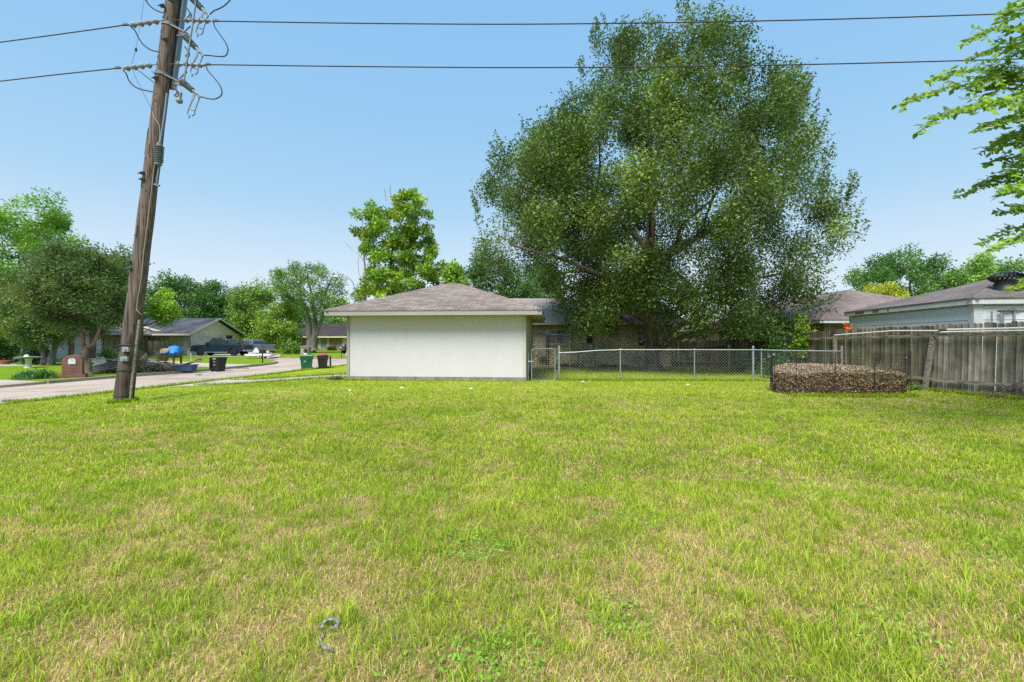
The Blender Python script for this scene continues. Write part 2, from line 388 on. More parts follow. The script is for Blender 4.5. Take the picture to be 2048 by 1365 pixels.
# ground materials
def M_lawn(name, c_mult=1.0):
    m, N, L, b = newmat(name); a = N.new('ShaderNodeAttribute'); a.attribute_name = 'col'
    g = N.new('ShaderNodeNewGeometry'); f = noise_node(N, L, 9, 6, g.outputs['Position']); f2 = noise_node(N, L, 45, 3, g.outputs['Position'])
    c = mixrgb(N, L, a.outputs['Color'], rampn(N, L, f, [(.3, (.62,.66,.6)), (.7, (1.3,1.25,1.2))]), 1.0, 'MULTIPLY')
    c = mixrgb(N, L, c, rampn(N, L, f2, [(.3, (.6,.6,.6)), (.7, (1.35,1.3,1.25))]), 1.0, 'MULTIPLY')
    L.new(c, b.inputs['Base Color']); b.inputs['Roughness'].default_value = 1; b.inputs['Specular IOR Level'].default_value = .05
    bump(N, L, b, f2, .6, .03); return m
m_lawn = M_lawn('lawn')
def M_concrete(name, c, crack=True, joint=None):
    m, N, L, b = newmat(name); g = N.new('ShaderNodeNewGeometry'); p = g.outputs['Position']
    f = noise_node(N, L, .55, 6, p); f2 = noise_node(N, L, 14, 4, p)
    k = rampn(N, L, f, [(.3, tuple(x*.80 for x in c)), (.5, c), (.7, tuple(x*1.12 for x in c))])
    k = mixrgb(N, L, k, rampn(N, L, f2, [(.3, (.84,.83,.81)), (.7, (1.1,1.1,1.1))]), 1.0, 'MULTIPLY')
    # brown tyre and water stains stretched along the street
    f3 = noise_node(N, L, 1.0, 4, p, sc=(1.2, .12, 1)); k = mixrgb(N, L, k, rampn(N, L, f3, [(.52, (1,1,1)), (.72, (.80,.74,.66))]), 1.0, 'MULTIPLY')
    if joint:
        s = N.new('ShaderNodeSeparateXYZ'); L.new(p, s.inputs[0])
        nz = noise_node(N, L, .8, 3, p)
        for ax, per, off, wd in joint:
            a = N.new('ShaderNodeMath'); a.operation = 'MULTIPLY_ADD'; L.new(nz, a.inputs[0]); a.inputs[1].default_value = .22; L.new(s.outputs[ax], a.inputs[2])
            o = N.new('ShaderNodeMath'); o.operation = 'ADD'; L.new(a.outputs[0], o.inputs[0]); o.inputs[1].default_value = off
            d = N.new('ShaderNodeMath'); d.operation = 'DIVIDE'; L.new(o.outputs[0], d.inputs[0]); d.inputs[1].default_value = per
            fr = N.new('ShaderNodeMath'); fr.operation = 'FRACT'; L.new(d.outputs[0], fr.inputs[0])
            lt = N.new('ShaderNodeMath'); lt.operation = 'LESS_THAN'; L.new(fr.outputs[0], lt.inputs[0]); lt.inputs[1].default_value = wd/per
            k = mixrgb(N, L, k, (.13,.12,.07), lt.outputs[0])
    L.new(k, b.inputs['Base Color']); b.inputs['Roughness'].default_value = .95; b.inputs['Specular IOR Level'].default_value = .12
    bump(N, L, b, f2, .25, .01); return m
m_road = M_concrete('road_concrete', (.42,.345,.29), True, [('Y', 6.1, 1.2, .07), ('X', 3.55, 2.62, .06)])
m_drive = M_concrete('driveway_concrete', (.43,.38,.32))
m_kerb = M_concrete('kerb_concrete', (.30,.27,.22))

# ------------------------------------------------------------------ terrain
def gz(x, y):
    x = np.asarray(x, dtype=float); y = np.asarray(y, dtype=float)
    return -0.30 * smooth((-6.5 - x) / 6.3) + .03 * (fbm(x + 300, y + 300, 3.0, 5, 3) - .5)
XS_Y = [-40, 5, 12.8, 16.6, 20, 23.4, 30, 33.2, 35, 36.5, 37.2, 38, 400]
XS_X = [-14.8, -14.5, -14.4, -13.9, -13.5, -13.1, -12.7, -12, -10.5, -7, -3, 8, 8]
def xs(y): return np.interp(y, XS_Y, XS_X)

GREEN = np.array((.24,.345,.026)); LIME = np.array((.385,.455,.045)); STRAW = np.array((.60,.475,.25)); DEEP = np.array((.10,.20,.015)); BROWN = np.array((.34,.22,.12))
def dryness(x, y):       # 0 lush .. 1 dry
    d = .8*fbm(x+100, y+100, .7, 21, 4) + .5*fbm(x+100, y+100, 5, 31, 3) - .56 - .10
    near = np.clip((6.5 - np.hypot(x*.6, y)) / 4, 0, 1) * .20
    # mown-hay patches seen in the photograph
    for cx, cy, r, k in ((2.6, 3.3, .8, .45), (-3.0, 4.9, 1.2, .22), (-7.6, 11.2, 3.6, .30), (9.8, 11.2, 2.2, .42), (0.4, 2.7, .6, .25), (-1.6, 2.3, .7, .25), (-5.5, 3.2, .9, .25), (4.3, 10, 2.4, .12),(8.5,8,2,.12), (-4.2, 6.0, 1.0, .2)):
        d = d + k * np.exp(-((x-cx)**2 + ((y-cy)*.9)**2) / r**2)
    # lush strip along the chain link fence and the garage
    d = d - .45 * np.exp(-((y - (17.1 - .04*x)) / 1.3)**2) * (x > -9)
    d = d - .30 * (x < -9.5) * np.exp(-((x - xs(y) - .6)/.9)**2)
    d = d - .15 * ((x < -7) & (y > 12)) - .4 * (y > 17.6) * (x > .5)
    return np.clip(d + near, 0, 1)

def lawn_grid():
    ys = list(np.arange(-12, 0, 1.0)) + list(np.arange(0, 24, .22)) + list(np.arange(24, 39, .6)) + list(range(40, 80, 5)) + [100, 150, 250, 400]
    offs = [0, .0001, .06, .25, .5] + list(np.arange(.75, 27, .25)) + list(np.arange(27, 45, 2.0)) + [50, 60, 90, 150, 400]
    V = []
    for y in ys:
        e = float(xs(y)) + .06*math.sin(y*3.1) + .04*math.sin(y*7.7)
        for k, o in enumerate(offs):
            x = e + o; z = -.47 if k == 0 else float(gz(x, y)) + (-.03 if k == 1 else 0)
            V.append((x, y, z))
    V = np.array(V); nc = len(offs); nr = len(ys)
    i = np.arange(nr-1)[:, None]*nc + np.arange(nc-1)[None]; i = i.ravel()
    Fq = np.stack([i, i+1, i+nc+1, i+nc], 1)
    d = dryness(V[:,0], V[:,1])[:, None]; far = smooth((V[:,1]-7)/10)[:, None]
    soil = np.array((.17,.15,.045))*(1-d) + np.array((.36,.26,.14))*d
    turf = (GREEN*.55+LIME*.4)*(1-d) + (STRAW*.75+GREEN*.2)*d
    # soil colour close by, turf colour taking over with distance
    C = soil*(1-far*.85) + turf*far*.85
    o = npmesh('lawn', V, [Fq], m_lawn, C, smooth_=True); struct(o); return o
lawn_grid()

g = MB(); g.tint = (.16,.22,.04); g.slab([(-900,-300),(900,-300),(900,1500),(-900,1500)], -.52, -.9)
struct(g.build('ground', m_lawn))
g = MB(); g.slab([(-70,-60),(9,-60),(9,66),(-70,66)], -.40, -.51); struct(g.build('road', m_road))
FAR = [(-20.8,20.3),(-20.4,23.4),(-19.7,26.5),(-19.4,29.3),(-19.35,32),(-19.4,35),(-19.6,37),(-20.1,38.6),(-21,40.5),(-23.5,44),(-26.2,48.2),(-27.2,51.2),(-25.6,51.2),(-23,49.4),(-19.8,47.8),(-17.6,48.8),(-9,51),(8.5,52),(8.5,300),(-400,300),(-400,60),(-60,27.5),(-40,24.2),(-24,21.3)]
g = MB(); g.tint = (.16,.27,.018); g.slab(FAR, -.28, -.50); struct(g.build('far_lawn', m_lawn))
g = MB(); g.slab([(-20.75,-60),(-20.75,20.25),(-24,21.25),(-40,24.15),(-60,27.4),(-90,32),(-90,-60)], -.30, -.50); struct(g.build('left_driveway', m_drive))
g = MB(); g.slab([(-19.6,30.4),(-19.6,34.4),(-24,36.0),(-28,38.8),(-36,45.5),(-45.5,52),(-45.5,42.8),(-37,39.2),(-30,37),(-24,33.0)], -.27, -.29); struct(g.build('brick_house_driveway', m_drive))
g = MB(); g.slab([(-25.7,47.8),(-30.5,52.2),(-40.2,54),(-40.2,62),(-33,62),(-30.6,60.2),(-26.4,51.6)], -.27, -.285); struct(g.build('truck_driveway', m_drive))
g = MB(); g.slab([(-17.7,48.85),(-12,50.3),(-19,80),(-29.5,80)], -.27, -.285); struct(g.build('far_house_driveway', m_drive))
# driveway to the garage, draped on the sloping lawn
def drape(name, rows, mat, dz=.012):
    V = []; n = 14
    for (xa, ya, xb, yb) in rows:
        for k in range(n+1):
            t = k/n; x = xa+(xb-xa)*t; y = ya+(yb-ya)*t; V.append((x, y, max(float(gz(x, y)), float(gz(x-.2, y)), float(gz(x, y+.15))) + dz))
    nr = len(rows); i = (np.arange(nr-1)[:,None]*(n+1) + np.arange(n)[None]).ravel()
    o = npmesh(name, np.array(V), [np.stack([i, i+1, i+n+2, i+n+1], 1)], mat, smooth_=True); return struct(o)
rows = []
for x in np.arange(-6.3, -13.3, -.25):
    fl = max(0, (-x-11.2)/2.0)**2
    rows.append((x, 18.5 - .9*fl, x, 20.35 + .05*(-x-6.3) + 1.6*fl))
rows = [(a, b, c, d) for a, b, c, d in rows]; rows = rows[::-1]
drape('driveway', rows, m_drive, .02)
# kerb along the far side of the street
kb = MB(); e = FAR[1:17]; e = [FAR[0]] + e
for a, b in zip(e[:-1], e[1:]):
    if a == (-26.2,48.2) or a == (-27.2,51.2): continue
    kb.beam((a[0]+.05, a[1], -.345), (b[0]+.05, b[1], -.345), .20, .16)
struct(kb.build('kerb', m_kerb))

# ------------------------------------------------------------------ grass
def inside_poly(x, y, poly):
    c = np.zeros(len(x), bool); n = len(poly); j = n-1
    for i in range(n):
        xi, yi = poly[i]; xj, yj = poly[j]
        m = ((yi > y) != (yj > y)) & (x < (xj-xi)*(y-yi)/(yj-yi+1e-12)+xi); c ^= m; j = i
    return c
GAR = [(-6.45,17.20),(0.62,16.58),(1.2,23.2),(-5.8,23.8)]
PIT = [(7.66,13.3),(7.84,12.62),(8.55,12.14),(9.6,12.16),(10.8,12.46),(11.2,14),(9.4,14.6),(8.2,14.4)]
def ok(x, y):
    k = (x > xs(y) + .02) & ~inside_poly(x, y, GAR) & ~inside_poly(x, y, PIT)
    k &= ~((x < -6.2) & (y > 18.55) & (y < 20.3 + .05*(-x-6.3)))
    k &= ~((x < -11.2) & (y > 18.5 - .9*((-x-11.2)/2.0)**2) & (y < 20.45 + 1.6*((-x-11.2)/2.0)**2))
    k &= np.hypot(x+10.94, y-12.8) > .24
    k &= ~((x > 5.2) & (x < 9.0) & (np.hypot(x-7.1, y-23) < .7))
    return k
def blades(x, y, h, w, lean, head, C0, C1):
    n = len(x); z = gz(x, y); hx, hy = np.cos(head), np.sin(head)
    ph = RNG.random(n)*math.pi; wx, wy = np.cos(ph)*w/2, np.sin(ph)*w/2
    mid = .5; L1 = h*mid
    b = np.stack([x, y, z-.006], 1)
    m = np.stack([x + hx*lean*h*.30, y + hy*lean*h*.30, z + h*.58*np.sqrt(np.clip(1-(lean*.45)**2, .05, 1))], 1)
    t = np.stack([x + hx*lean*h, y + hy*lean*h, z + h*np.sqrt(np.clip(1-(lean*.92)**2, .02, 1))], 1)
    W = np.stack([wx, wy, np.zeros(n)], 1)
    V = np.stack([b-W, b+W, m-W*.85, m+W*.85, t], 1).reshape(-1, 3)
    i = np.arange(n)*5
    Q = np.stack([i, i+1, i+3, i+2], 1); T = np.stack([i+2, i+3, i+4], 1)
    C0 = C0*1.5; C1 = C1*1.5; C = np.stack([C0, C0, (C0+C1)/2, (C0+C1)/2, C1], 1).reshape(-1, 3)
    return V, Q, T, C
def scatter(n, y0, y1, pw=1.0, xl=-20, xr=16):
    u = RNG.random(n); y = y0 + (y1-y0)*u**pw; half = y*1.20 + 3.0
    x = (RNG.random(n)*2-1)*half; k = (x > xl) & (x < xr) & ok(x, y); return x[k], y[k]
def lawn_blades():
    out = []
    def grp(x, y, hr, wr, straw, leanr=(.15,.75), bright=1.0, clump=True):
        n = len(x); d = dryness(x, y); r = RNG.random(n)
        sm = fbm(x+20, y+20, .24, 63, 3); isdry = r < np.clip(straw*.6 + d*.9 + np.clip((sm-.50)*2.2, -.3, .4), 0.05, .92)
        cl = fbm(x+50, y+50, .30, 77, 3)
        h = (hr[0] + (hr[1]-hr[0])*RNG.random(n)**1.6) * np.where(isdry, .62, 1.0) * (.55 + .95*cl)
        w = wr[0] + (wr[1]-wr[0])*RNG.random(n)
        lean = np.where(isdry, .55 + .55*RNG.random(n), leanr[0] + (leanr[1]-leanr[0])*RNG.random(n)); lean = np.clip(lean, 0, 1.05)
        head = np.where(RNG.random(n) < .85, 2*math.pi*RNG.random(n), 2*math.pi*fbm(x+9, y+9, .8, 5, 2)*2)
        v = fbm(x+200, y+200, .9, 41, 3)[:, None]; v = np.clip((v-.28)*3, 0, 1); q = RNG.random((n,1))
        gcol = (GREEN*(1-v) + LIME*v)*(.66 + .72*q)
        deep = (RNG.random((n,1)) < .12); gcol = np.where(deep, DEEP*1.3, gcol)
        sc = (STRAW*(1-q*.6) + BROWN*q*.6)*(.72 + .6*RNG.random((n,1)))
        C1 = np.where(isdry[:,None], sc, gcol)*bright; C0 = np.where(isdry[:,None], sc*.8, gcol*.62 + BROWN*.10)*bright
        out.append(blades(x, y, h, w, lean, head, C0, C1))
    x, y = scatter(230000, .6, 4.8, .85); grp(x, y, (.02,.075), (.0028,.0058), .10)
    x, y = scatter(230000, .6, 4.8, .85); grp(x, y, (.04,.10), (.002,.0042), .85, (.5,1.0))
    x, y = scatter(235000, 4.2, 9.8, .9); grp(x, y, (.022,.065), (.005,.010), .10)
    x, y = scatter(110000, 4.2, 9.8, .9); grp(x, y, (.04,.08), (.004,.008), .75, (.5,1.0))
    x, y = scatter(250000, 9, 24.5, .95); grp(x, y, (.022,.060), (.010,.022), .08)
    # coarse tufts of taller bright blades
    for n, y0, y1, hh, ww in ((1500, 1.3, 6, (.07,.15), (.004,.008)), (1600, 5.5, 13, (.07,.14), (.006,.012))):
        cx, cy = scatter(n, y0, y1, .9); k = dryness(cx, cy) < .75; cx, cy = cx[k], cy[k]; m = 13
        x = np.repeat(cx, m) + RNG.normal(0, .028, len(cx)*m); y = np.repeat(cy, m) + RNG.normal(0, .028, len(cx)*m)
        k = ok(x, y); x, y = x[k], y[k]; N_ = len(x); q = RNG.random((N_,1)); s = np.repeat(RNG.random(len(cx)), m)[k][:, None]
        c = (GREEN*(1-s) + LIME*s)*(.8 + .6*q)
        h = hh[0] + (hh[1]-hh[0])*RNG.random(N_)**1.5
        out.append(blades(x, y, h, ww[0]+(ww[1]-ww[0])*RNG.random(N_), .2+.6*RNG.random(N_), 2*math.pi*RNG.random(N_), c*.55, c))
    # ragged fringe at the street edge and round posts, slab and fence feet
    ex = []; 
    yy = RNG.uniform(7, 36, 9000); ex.append((xs(yy) + np.abs(RNG.normal(0, .10, 9000)), yy))
    t = RNG.random(700)**2; ex.append((-6.31 + 6.85*t, 17.22 - .6*t - np.abs(RNG.normal(0, .05, 700))))
    t = RNG.random(5000); ex.append((1.7 + 10.5*t, 17.3 - .5*t + RNG.normal(0, .08, 5000)))
    t = RNG.random(3500); ex.append((12.3 + .9*t - .18 + RNG.normal(0, .05, 3500), 16.0 - 5.5*t))
    t = RNG.random(2500)*2*math.pi; ex.append((-10.94 + np.cos(t)*(.24+.1*RNG.random(2500)), 12.8 + np.sin(t)*(.24+.1*RNG.random(2500))))
    t = RNG.random(3000); ex.append((7.5+3.4*t, 12.25 - .2*np.sin(t*3.1) + RNG.normal(0, .06, 3000)))
    t = RNG.random(3000); ex.append((-6.4 - 6.5*t, np.where(RNG.random(3000)<.5, 18.45, 20.5 + .33*t)))
    for x, y in ex:
        n = len(x); q = RNG.random((n,1)); c = (GREEN*(1-q) + LIME*.8*q)*(.75+.4*RNG.random((n,1)))
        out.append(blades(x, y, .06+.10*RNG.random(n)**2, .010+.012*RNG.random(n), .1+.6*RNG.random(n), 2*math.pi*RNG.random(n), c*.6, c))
    V = []; Q = []; T = []; C = []; o = 0
    for v, q, t, c in out: V.append(v); Q.append(q+o); T.append(t+o); C.append(c); o += len(v)
    g = npmesh('grass', np.concatenate(V), [np.concatenate(Q), np.concatenate(T)], m_blade, np.clip(np.concatenate(C), 0, 1))
    struct(g, 'stuff'); tag(g, 'short patchy green and straw coloured lawn grass in the yard', 'grass')
lawn_blades()

# ------------------------------------------------------------------ leaves
def leaf_cloud(P0, D, U, L, W, C, fold=.25):
    """rhombic leaves: base P0, direction D, side U (unit), length L, width W"""
    n = len(P0); nrm = np.cross(D, U)
    L = np.reshape(L, (-1,1)) if np.ndim(L) else L; W = np.reshape(W, (-1,1)) if np.ndim(W) else W
    tip = P0 + D*L; mid = P0 + D*L*.45; a = mid + U*W*.5 + nrm*W*fold*.5; b = mid - U*W*.5 + nrm*W*fold*.5
    V = np.stack([P0, a, tip, b], 1).reshape(-1, 3); i = np.arange(n)*4
    return V, np.stack([i, i+1, i+2], 1), np.stack([i, i+2, i+3], 1), np.repeat(C, 4, 0)
def rand_dirs(n, up=.0, rng=RNG):
    d = rng.normal(0, 1, (n, 3)); d[:, 2] += up; return d/np.linalg.norm(d, axis=1, keepdims=True)
def cloud_mesh(name, P0, L, W, C, mat, parent=None, up=.7, droop=-.1):
    n = len(P0); nn = rand_dirs(n, up); d = rand_dirs(n, droop); D = d - nn*np.sum(d*nn, 1, keepdims=True)
    D /= np.linalg.norm(D, axis=1, keepdims=True); U = np.cross(nn, D)
    V, A, B, CC = leaf_cloud(P0, D, U, L, W, C)
    return npmesh(name, V, [A, B], mat, np.clip(CC, 0, 1), parent)

def tree(name, label, cat, base, D, slices, stems, n_cl, per, cr, leaf, cols, mat_leaf=None, mat_bark=None, depth=.8, group=None,
         hollow=.35, thin=None, limbs=26, flat=.8, root_flare=1.0, aspect=.5, seed=1, limb_r=.05, low_z=None, up=.7, haze=0.0, tuftvar=.35, gain=1.3, leafvar=.6, lumpy=0, spikes=0, fit=False, bottom=None):
    rng = np.random.default_rng(seed); mat_leaf = mat_leaf or m_leaf; mat_bark = mat_bark or m_bark
    base = Vector(base); t = thing(name, label, cat, base, 0, group)
    sl = sorted([(1.5 + (682.5-py)/F*D, (a-1024)/F*D, (b-1024)/F*D) for py, a, b in slices])
    Z = np.array([s[0] for s in sl]); XL = np.array([s[1] for s in sl]); XR = np.array([s[2] for s in sl])
    # sample clump centres in the envelope
    zz = np.linspace(Z[0], Z[-1], 200); area = np.maximum(np.interp(zz, Z, XR) - np.interp(zz, Z, XL), .05)**1.6
    cdf = np.cumsum(area); cdf /= cdf[-1]; pts = []
    while len(pts) < n_cl:
        z = float(np.interp(rng.random(), cdf, zz)); l = np.interp(z, Z, XL); r = np.interp(z, Z, XR)
        rad = (hollow + (1-hollow)*rng.random()**.7); an = rng.random()*2*math.pi
        hw = max((r-l)/2 - cr*(.15 if fit else .55), .05); cx = (l+r)/2
        x = cx + math.cos(an)*rad*hw; y = base.y + math.sin(an)*rad*hw*depth
        if thin and rng.random() < thin((x - 0)/D*F*1.0 + 1024, 682.5 - (z-1.5)/D*F): continue
        if lumpy and float(fbm(np.array([x*1.0+70]), np.array([z*.8+40]), lumpy, 55, 2)[0]) < .36 + .10*rng.random(): continue
        if fit:
            ppx = 1024 + x*F/y; ppy = 682.5 - (z-1.5)*F/y; SL = sorted(slices); mg = cr*F/y*rng.uniform(.1,.5)
            if not (np.interp(ppy, [q[0] for q in SL], [q[1] for q in SL]) + mg < ppx < np.interp(ppy, [q[0] for q in SL], [q[2] for q in SL]) - mg) or ppy < SL[0][0] + mg*.6: continue
            if bottom and ppy > bottom(ppx) - cr*F/y*.8: continue
        pts.append((x, y, z))
    pts = np.array(pts)
    szc = cr*(.6 + .8*rng.random(n_cl)); cidx = np.repeat(np.arange(n_cl), np.maximum(3, (per*(szc/cr)**2).astype(int)))
    n = len(cidx); off = rand_dirs(n, 0, rng)*(rng.random((n,1))**.45)*szc[cidx][:, None]; off[:, 2] *= flat
    P0 = pts[cidx] + off
    # ragged sprays poking out of the clumps
    k = rng.random(n) < .06; P0[k] += off[k]*(.45*rng.random((k.sum(),1)))
    P0 = P0[P0[:, 2] > (low_z if low_z is not None else base.z + .3)]; n2 = len(P0); ci = cidx[:n2]
    w = rng.random(n_cl); Cc = np.zeros((n_cl, 3)); cols = [np.array(c) for c in cols]
    pick = rng.random(n_cl)
    for q in range(n_cl):
        a = cols[0]*(1-w[q]) + cols[1]*w[q]
        if len(cols) > 2 and pick[q] < .18: a = a*.3 + cols[2]*.7
        Cc[q] = a*(1 - tuftvar*.5 + tuftvar*rng.random())
    C = Cc[ci]*(1 - leafvar/2 + leafvar*rng.random((n2,1)))*gain
    if spikes:      # upright leading shoots breaking the outline
        SL = sorted(slices); sy = rng.uniform(SL[0][0]+5, 470, spikes); sd_ = rng.random(spikes) < .5
        sx_ = np.where(sd_, np.interp(sy, [q[0] for q in SL], [q[1] for q in SL]) + 6, np.interp(sy, [q[0] for q in SL], [q[2] for q in SL]) - 6)
        sp_ = np.stack([(sx_-1024)/F*D, np.full(spikes, base.y) + rng.normal(0, .5, spikes), 1.5 + (682.5-sy)/F*D], 1)
        m_ = 46; ii = np.repeat(np.arange(spikes), m_); tt = rng.random((spikes*m_, 1)); side = np.where(sd_, -1, 1)[ii][:, None]
        E = sp_[ii] + np.concatenate([side*tt*.28, 0*tt, tt*.95 - .35], 1) + rng.normal(0, .085, (spikes*m_, 3))*(1.2-tt)
        P0 = np.concatenate([P0, E]); C = np.concatenate([C, np.array(cols[1])*rng.uniform(.7, 1.3, (len(E), 1))]); n2 = len(P0)
    Ls = leaf*(.65 + .7*rng.random((n2,1)))
    cloud_mesh('crown', P0, Ls, Ls*aspect, C, mat_leaf, t, up)
    # trunk and limbs in one wood mesh
    tb = MB()
    for st in stems:
        pp = [Vector(p[:3]) for p in st]; rr = [p[3] for p in st]
        if root_flare > 1:
            pp = [pp[0] - Vector((0,0,.05)), pp[0] + Vector((0,0,.12)), pp[0] + Vector((0,0,.45))] + pp[1:]
            rr = [rr[0]*root_flare, rr[0]*(1+(root_flare-1)*.35), rr[0]] + rr[1:]
        # smooth the stem
        q = [pp[0]]; qr = [rr[0]]
        for i in range(len(pp)-1):
            for s in (.5, 1.0):
                j = Vector((rng.normal(0, .3), rng.normal(0, .3), 0))*rr[i]*(.5 if s < 1 else 0)
                q.append(pp[i].lerp(pp[i+1], s) + j); qr.append(rr[i]*(1-s) + rr[i+1]*s)
        tb.tube(q, qr, 10)
    allst = [Vector(p[:3]) for st in stems for p in st]; strad = [p[3] for st in stems for p in st]
    # denser start points along stems
    SP = []; SR = []
    for st in stems:
        for a, b in zip(st[:-1], st[1:]):
            for s in np.linspace(0, 1, 6): SP.append(Vector(a[:3]).lerp(Vector(b[:3]), s)); SR.append(a[3]*(1-s)+b[3]*s)
    zmin = Z[0]
    ids = rng.choice(n_cl, min(limbs, n_cl), replace=False)
    for q in ids:
        c = Vector(pts[q]); best = None; bd = 1e9
        for sp, sr in zip(SP, SR):
            if sp.z > c.z + .2 or sp.z < base.z + (zmin-base.z)*.6: continue
            dd = (sp - c).length + abs((c.z-sp.z) - .55*math.hypot(c.x-sp.x, c.y-sp.y))*.8
            if dd < bd: bd = dd; best = (sp, sr)
        if best is None: continue
        sp, sr = best; L_ = (c-sp).length; m1 = sp.lerp(c, .35) + Vector((rng.normal(0,.05)*L_, rng.normal(0,.05)*L_, .06*L_)); m2 = sp.lerp(c, .7) + Vector((rng.normal(0,.05)*L_, rng.normal(0,.05)*L_, .05*L_))
        r0 = min(sr*.6, limb_r*(L_**.8)*.45)
        tb.tube([sp, m1, m2, c], [r0, r0*.7, r0*.42, r0*.15], 6)
        for _ in range(3):
            e = Vector(pts[q]) + Vector(rng.normal(0, .7, 3))*cr; tb.tube([m2, m2.lerp(e, .5)+Vector((0,0,.05*cr)), e], [r0*.3, r0*.18, r0*.05], 4)
    tb.build('trunk', mat_bark, t, smooth_=True)
    return t
exec_trees = []

# ------------------------------------------------------------------ roofs
def hip_planes(mb, x0, y0, x1, y1, z, s):
    w, d = x1-x0, y1-y0; h = min(w, d)/2
    if w >= d: a = (x0+h, (y0+y1)/2, z+h*s); b = (x1-h, (y0+y1)/2, z+h*s)
    else: a = ((x0+x1)/2, y0+h, z+h*s); b = ((x0+x1)/2, y1-h, z+h*s)
    A, B, C_, D_ = (x0,y0,z), (x1,y0,z), (x1,y1,z), (x0,y1,z)
    if abs(w-d) < 1e-6: mb.add([A,B,C_,D_,a], [(0,1,4),(1,2,4),(2,3,4),(3,0,4)]); return a, b
    if w > d: mb.add([A,B,C_,D_,a,b], [(0,1,5,4),(1,2,5),(2,3,4,5),(3,0,4)])
    else: mb.add([A,B,C_,D_,a,b], [(0,1,4),(1,2,5,4),(2,3,5),(3,0,4,5)])
    return a, b
def ridge_caps(mb, a, b, w=.14, step=.22):
    a, b = Vector(a), Vector(b); L = (b-a).length; n = max(2, int(L/step)); d = (b-a)/L
    sx = d.cross(Vector((0,0,1))).normalized(); up = sx.cross(d)
    for i in range(n):
        p = a + d*(i*step); q = p + d*step*1.25; lift = up*.022
        v = [p-sx*w+up*-.04, p+lift*.6, p+sx*w+up*-.04, q-sx*w+up*-.035, q+lift*1.4, q+sx*w+up*-.035]
        mb.add(v, [(0,1,4,3),(1,2,5,4),(0,2,1),(3,4,5)])
def hip_house_roof(parent, x0, y0, x1, y1, z, s, m_roof, m_fas, m_sof, fh=.16, caps=True):
    mb = MB(); a, b = hip_planes(mb, x0, y0, x1, y1, z+.02, s)
    # drip course at the eave edge
    mb.box(x0-.02, x1+.02, y0-.02, y0, z-.02, z+.021); mb.box(x0-.02, x1+.02, y1, y1+.02, z-.02, z+.021)
    mb.box(x0-.02, x0, y0, y1, z-.02, z+.021); mb.box(x1, x1+.02, y0, y1, z-.02, z+.021)
    if caps:
        w, d = x1-x0, y1-y0
        ends = [((x0,y0,z+.02),a),((x0,y1,z+.02), a if w >= d else b),((x1,y0,z+.02), b if w >= d else a),((x1,y1,z+.02),b)]
        for p, q in ends: ridge_caps(mb, p, q)
        if (Vector(a)-Vector(b)).length > .3: ridge_caps(mb, a, b)
    r = mb.build('roof', m_roof, parent)
    f = MB(); t = .03
    f.box(x0, x1, y0, y0+t, z-fh, z-.021); f.box(x0, x1, y1-t, y1, z-fh, z-.021)
    f.box(x0, x0+t, y0+t, y1-t, z-fh, z-.021); f.box(x1-t, x1, y0+t, y1-t, z-fh, z-.021); f.build('fascia', m_fas, r)
    g = MB(); g.box(x0+t, x1-t, y0+t, y1-t, z-fh+.02, z-fh+.035); g.build('soffit', m_sof, r)
    return r
def gable_roof(parent, x0, x1, y0, y1, z, rise, axis, m_roof, m_fas, th=.12, name='roof'):
    """axis 'x': ridge along x; the overhangs are included in the extents"""
    mb = MB(); fb = MB()
    if axis == 'x':
        ym = (y0+y1)/2
        mb.prism([(x0,y0,z),(x0,ym,z+rise),(x0,y1,z),(x0,y1,z-th),(x0,ym,z+rise-th),(x0,y0,z-th)], (x1-x0,0,0))
        for x in (x0-.03, x1):
            fb.prism([(x,y0-.02,z-th-.1),(x,y0-.02,z+.02),(x,ym,z+rise+.02),(x,ym,z+rise-th-.1)], (.03,0,0)); fb.prism([(x,y1+.02,z-th-.1),(x,y1+.02,z+.02),(x,ym,z+rise+.02),(x,ym,z+rise-th-.1)], (.03,0,0))
        fb.box(x0, x1, y0-.03, y0-.001, z-th-.1, z-.01); fb.box(x0, x1, y1+.001, y1+.03, z-th-.1, z-.01)
    else:
        xm = (x0+x1)/2
        mb.prism([(x0,y0,z),(xm,y0,z+rise),(x1,y0,z),(x1,y0,z-th),(xm,y0,z+rise-th),(x0,y0,z-th)], (0,y1-y0,0))
        for y in (y0-.03, y1):
            fb.prism([(x0-.02,y,z-th-.1),(x0-.02,y,z+.02),(xm,y,z+rise+.02),(xm,y,z+rise-th-.1)], (0,.03,0)); fb.prism([(x1+.02,y,z-th-.1),(x1+.02,y,z+.02),(xm,y,z+rise+.02),(xm,y,z+rise-th-.1)], (0,.03,0))
        fb.box(x0-.03, x0-.001, y0, y1, z-th-.1, z-.01); fb.box(x1+.001, x1+.03, y0, y1, z-th-.1, z-.01)
    r = mb.build(name, m_roof, parent); fb.build('fascia', m_fas, r); return r
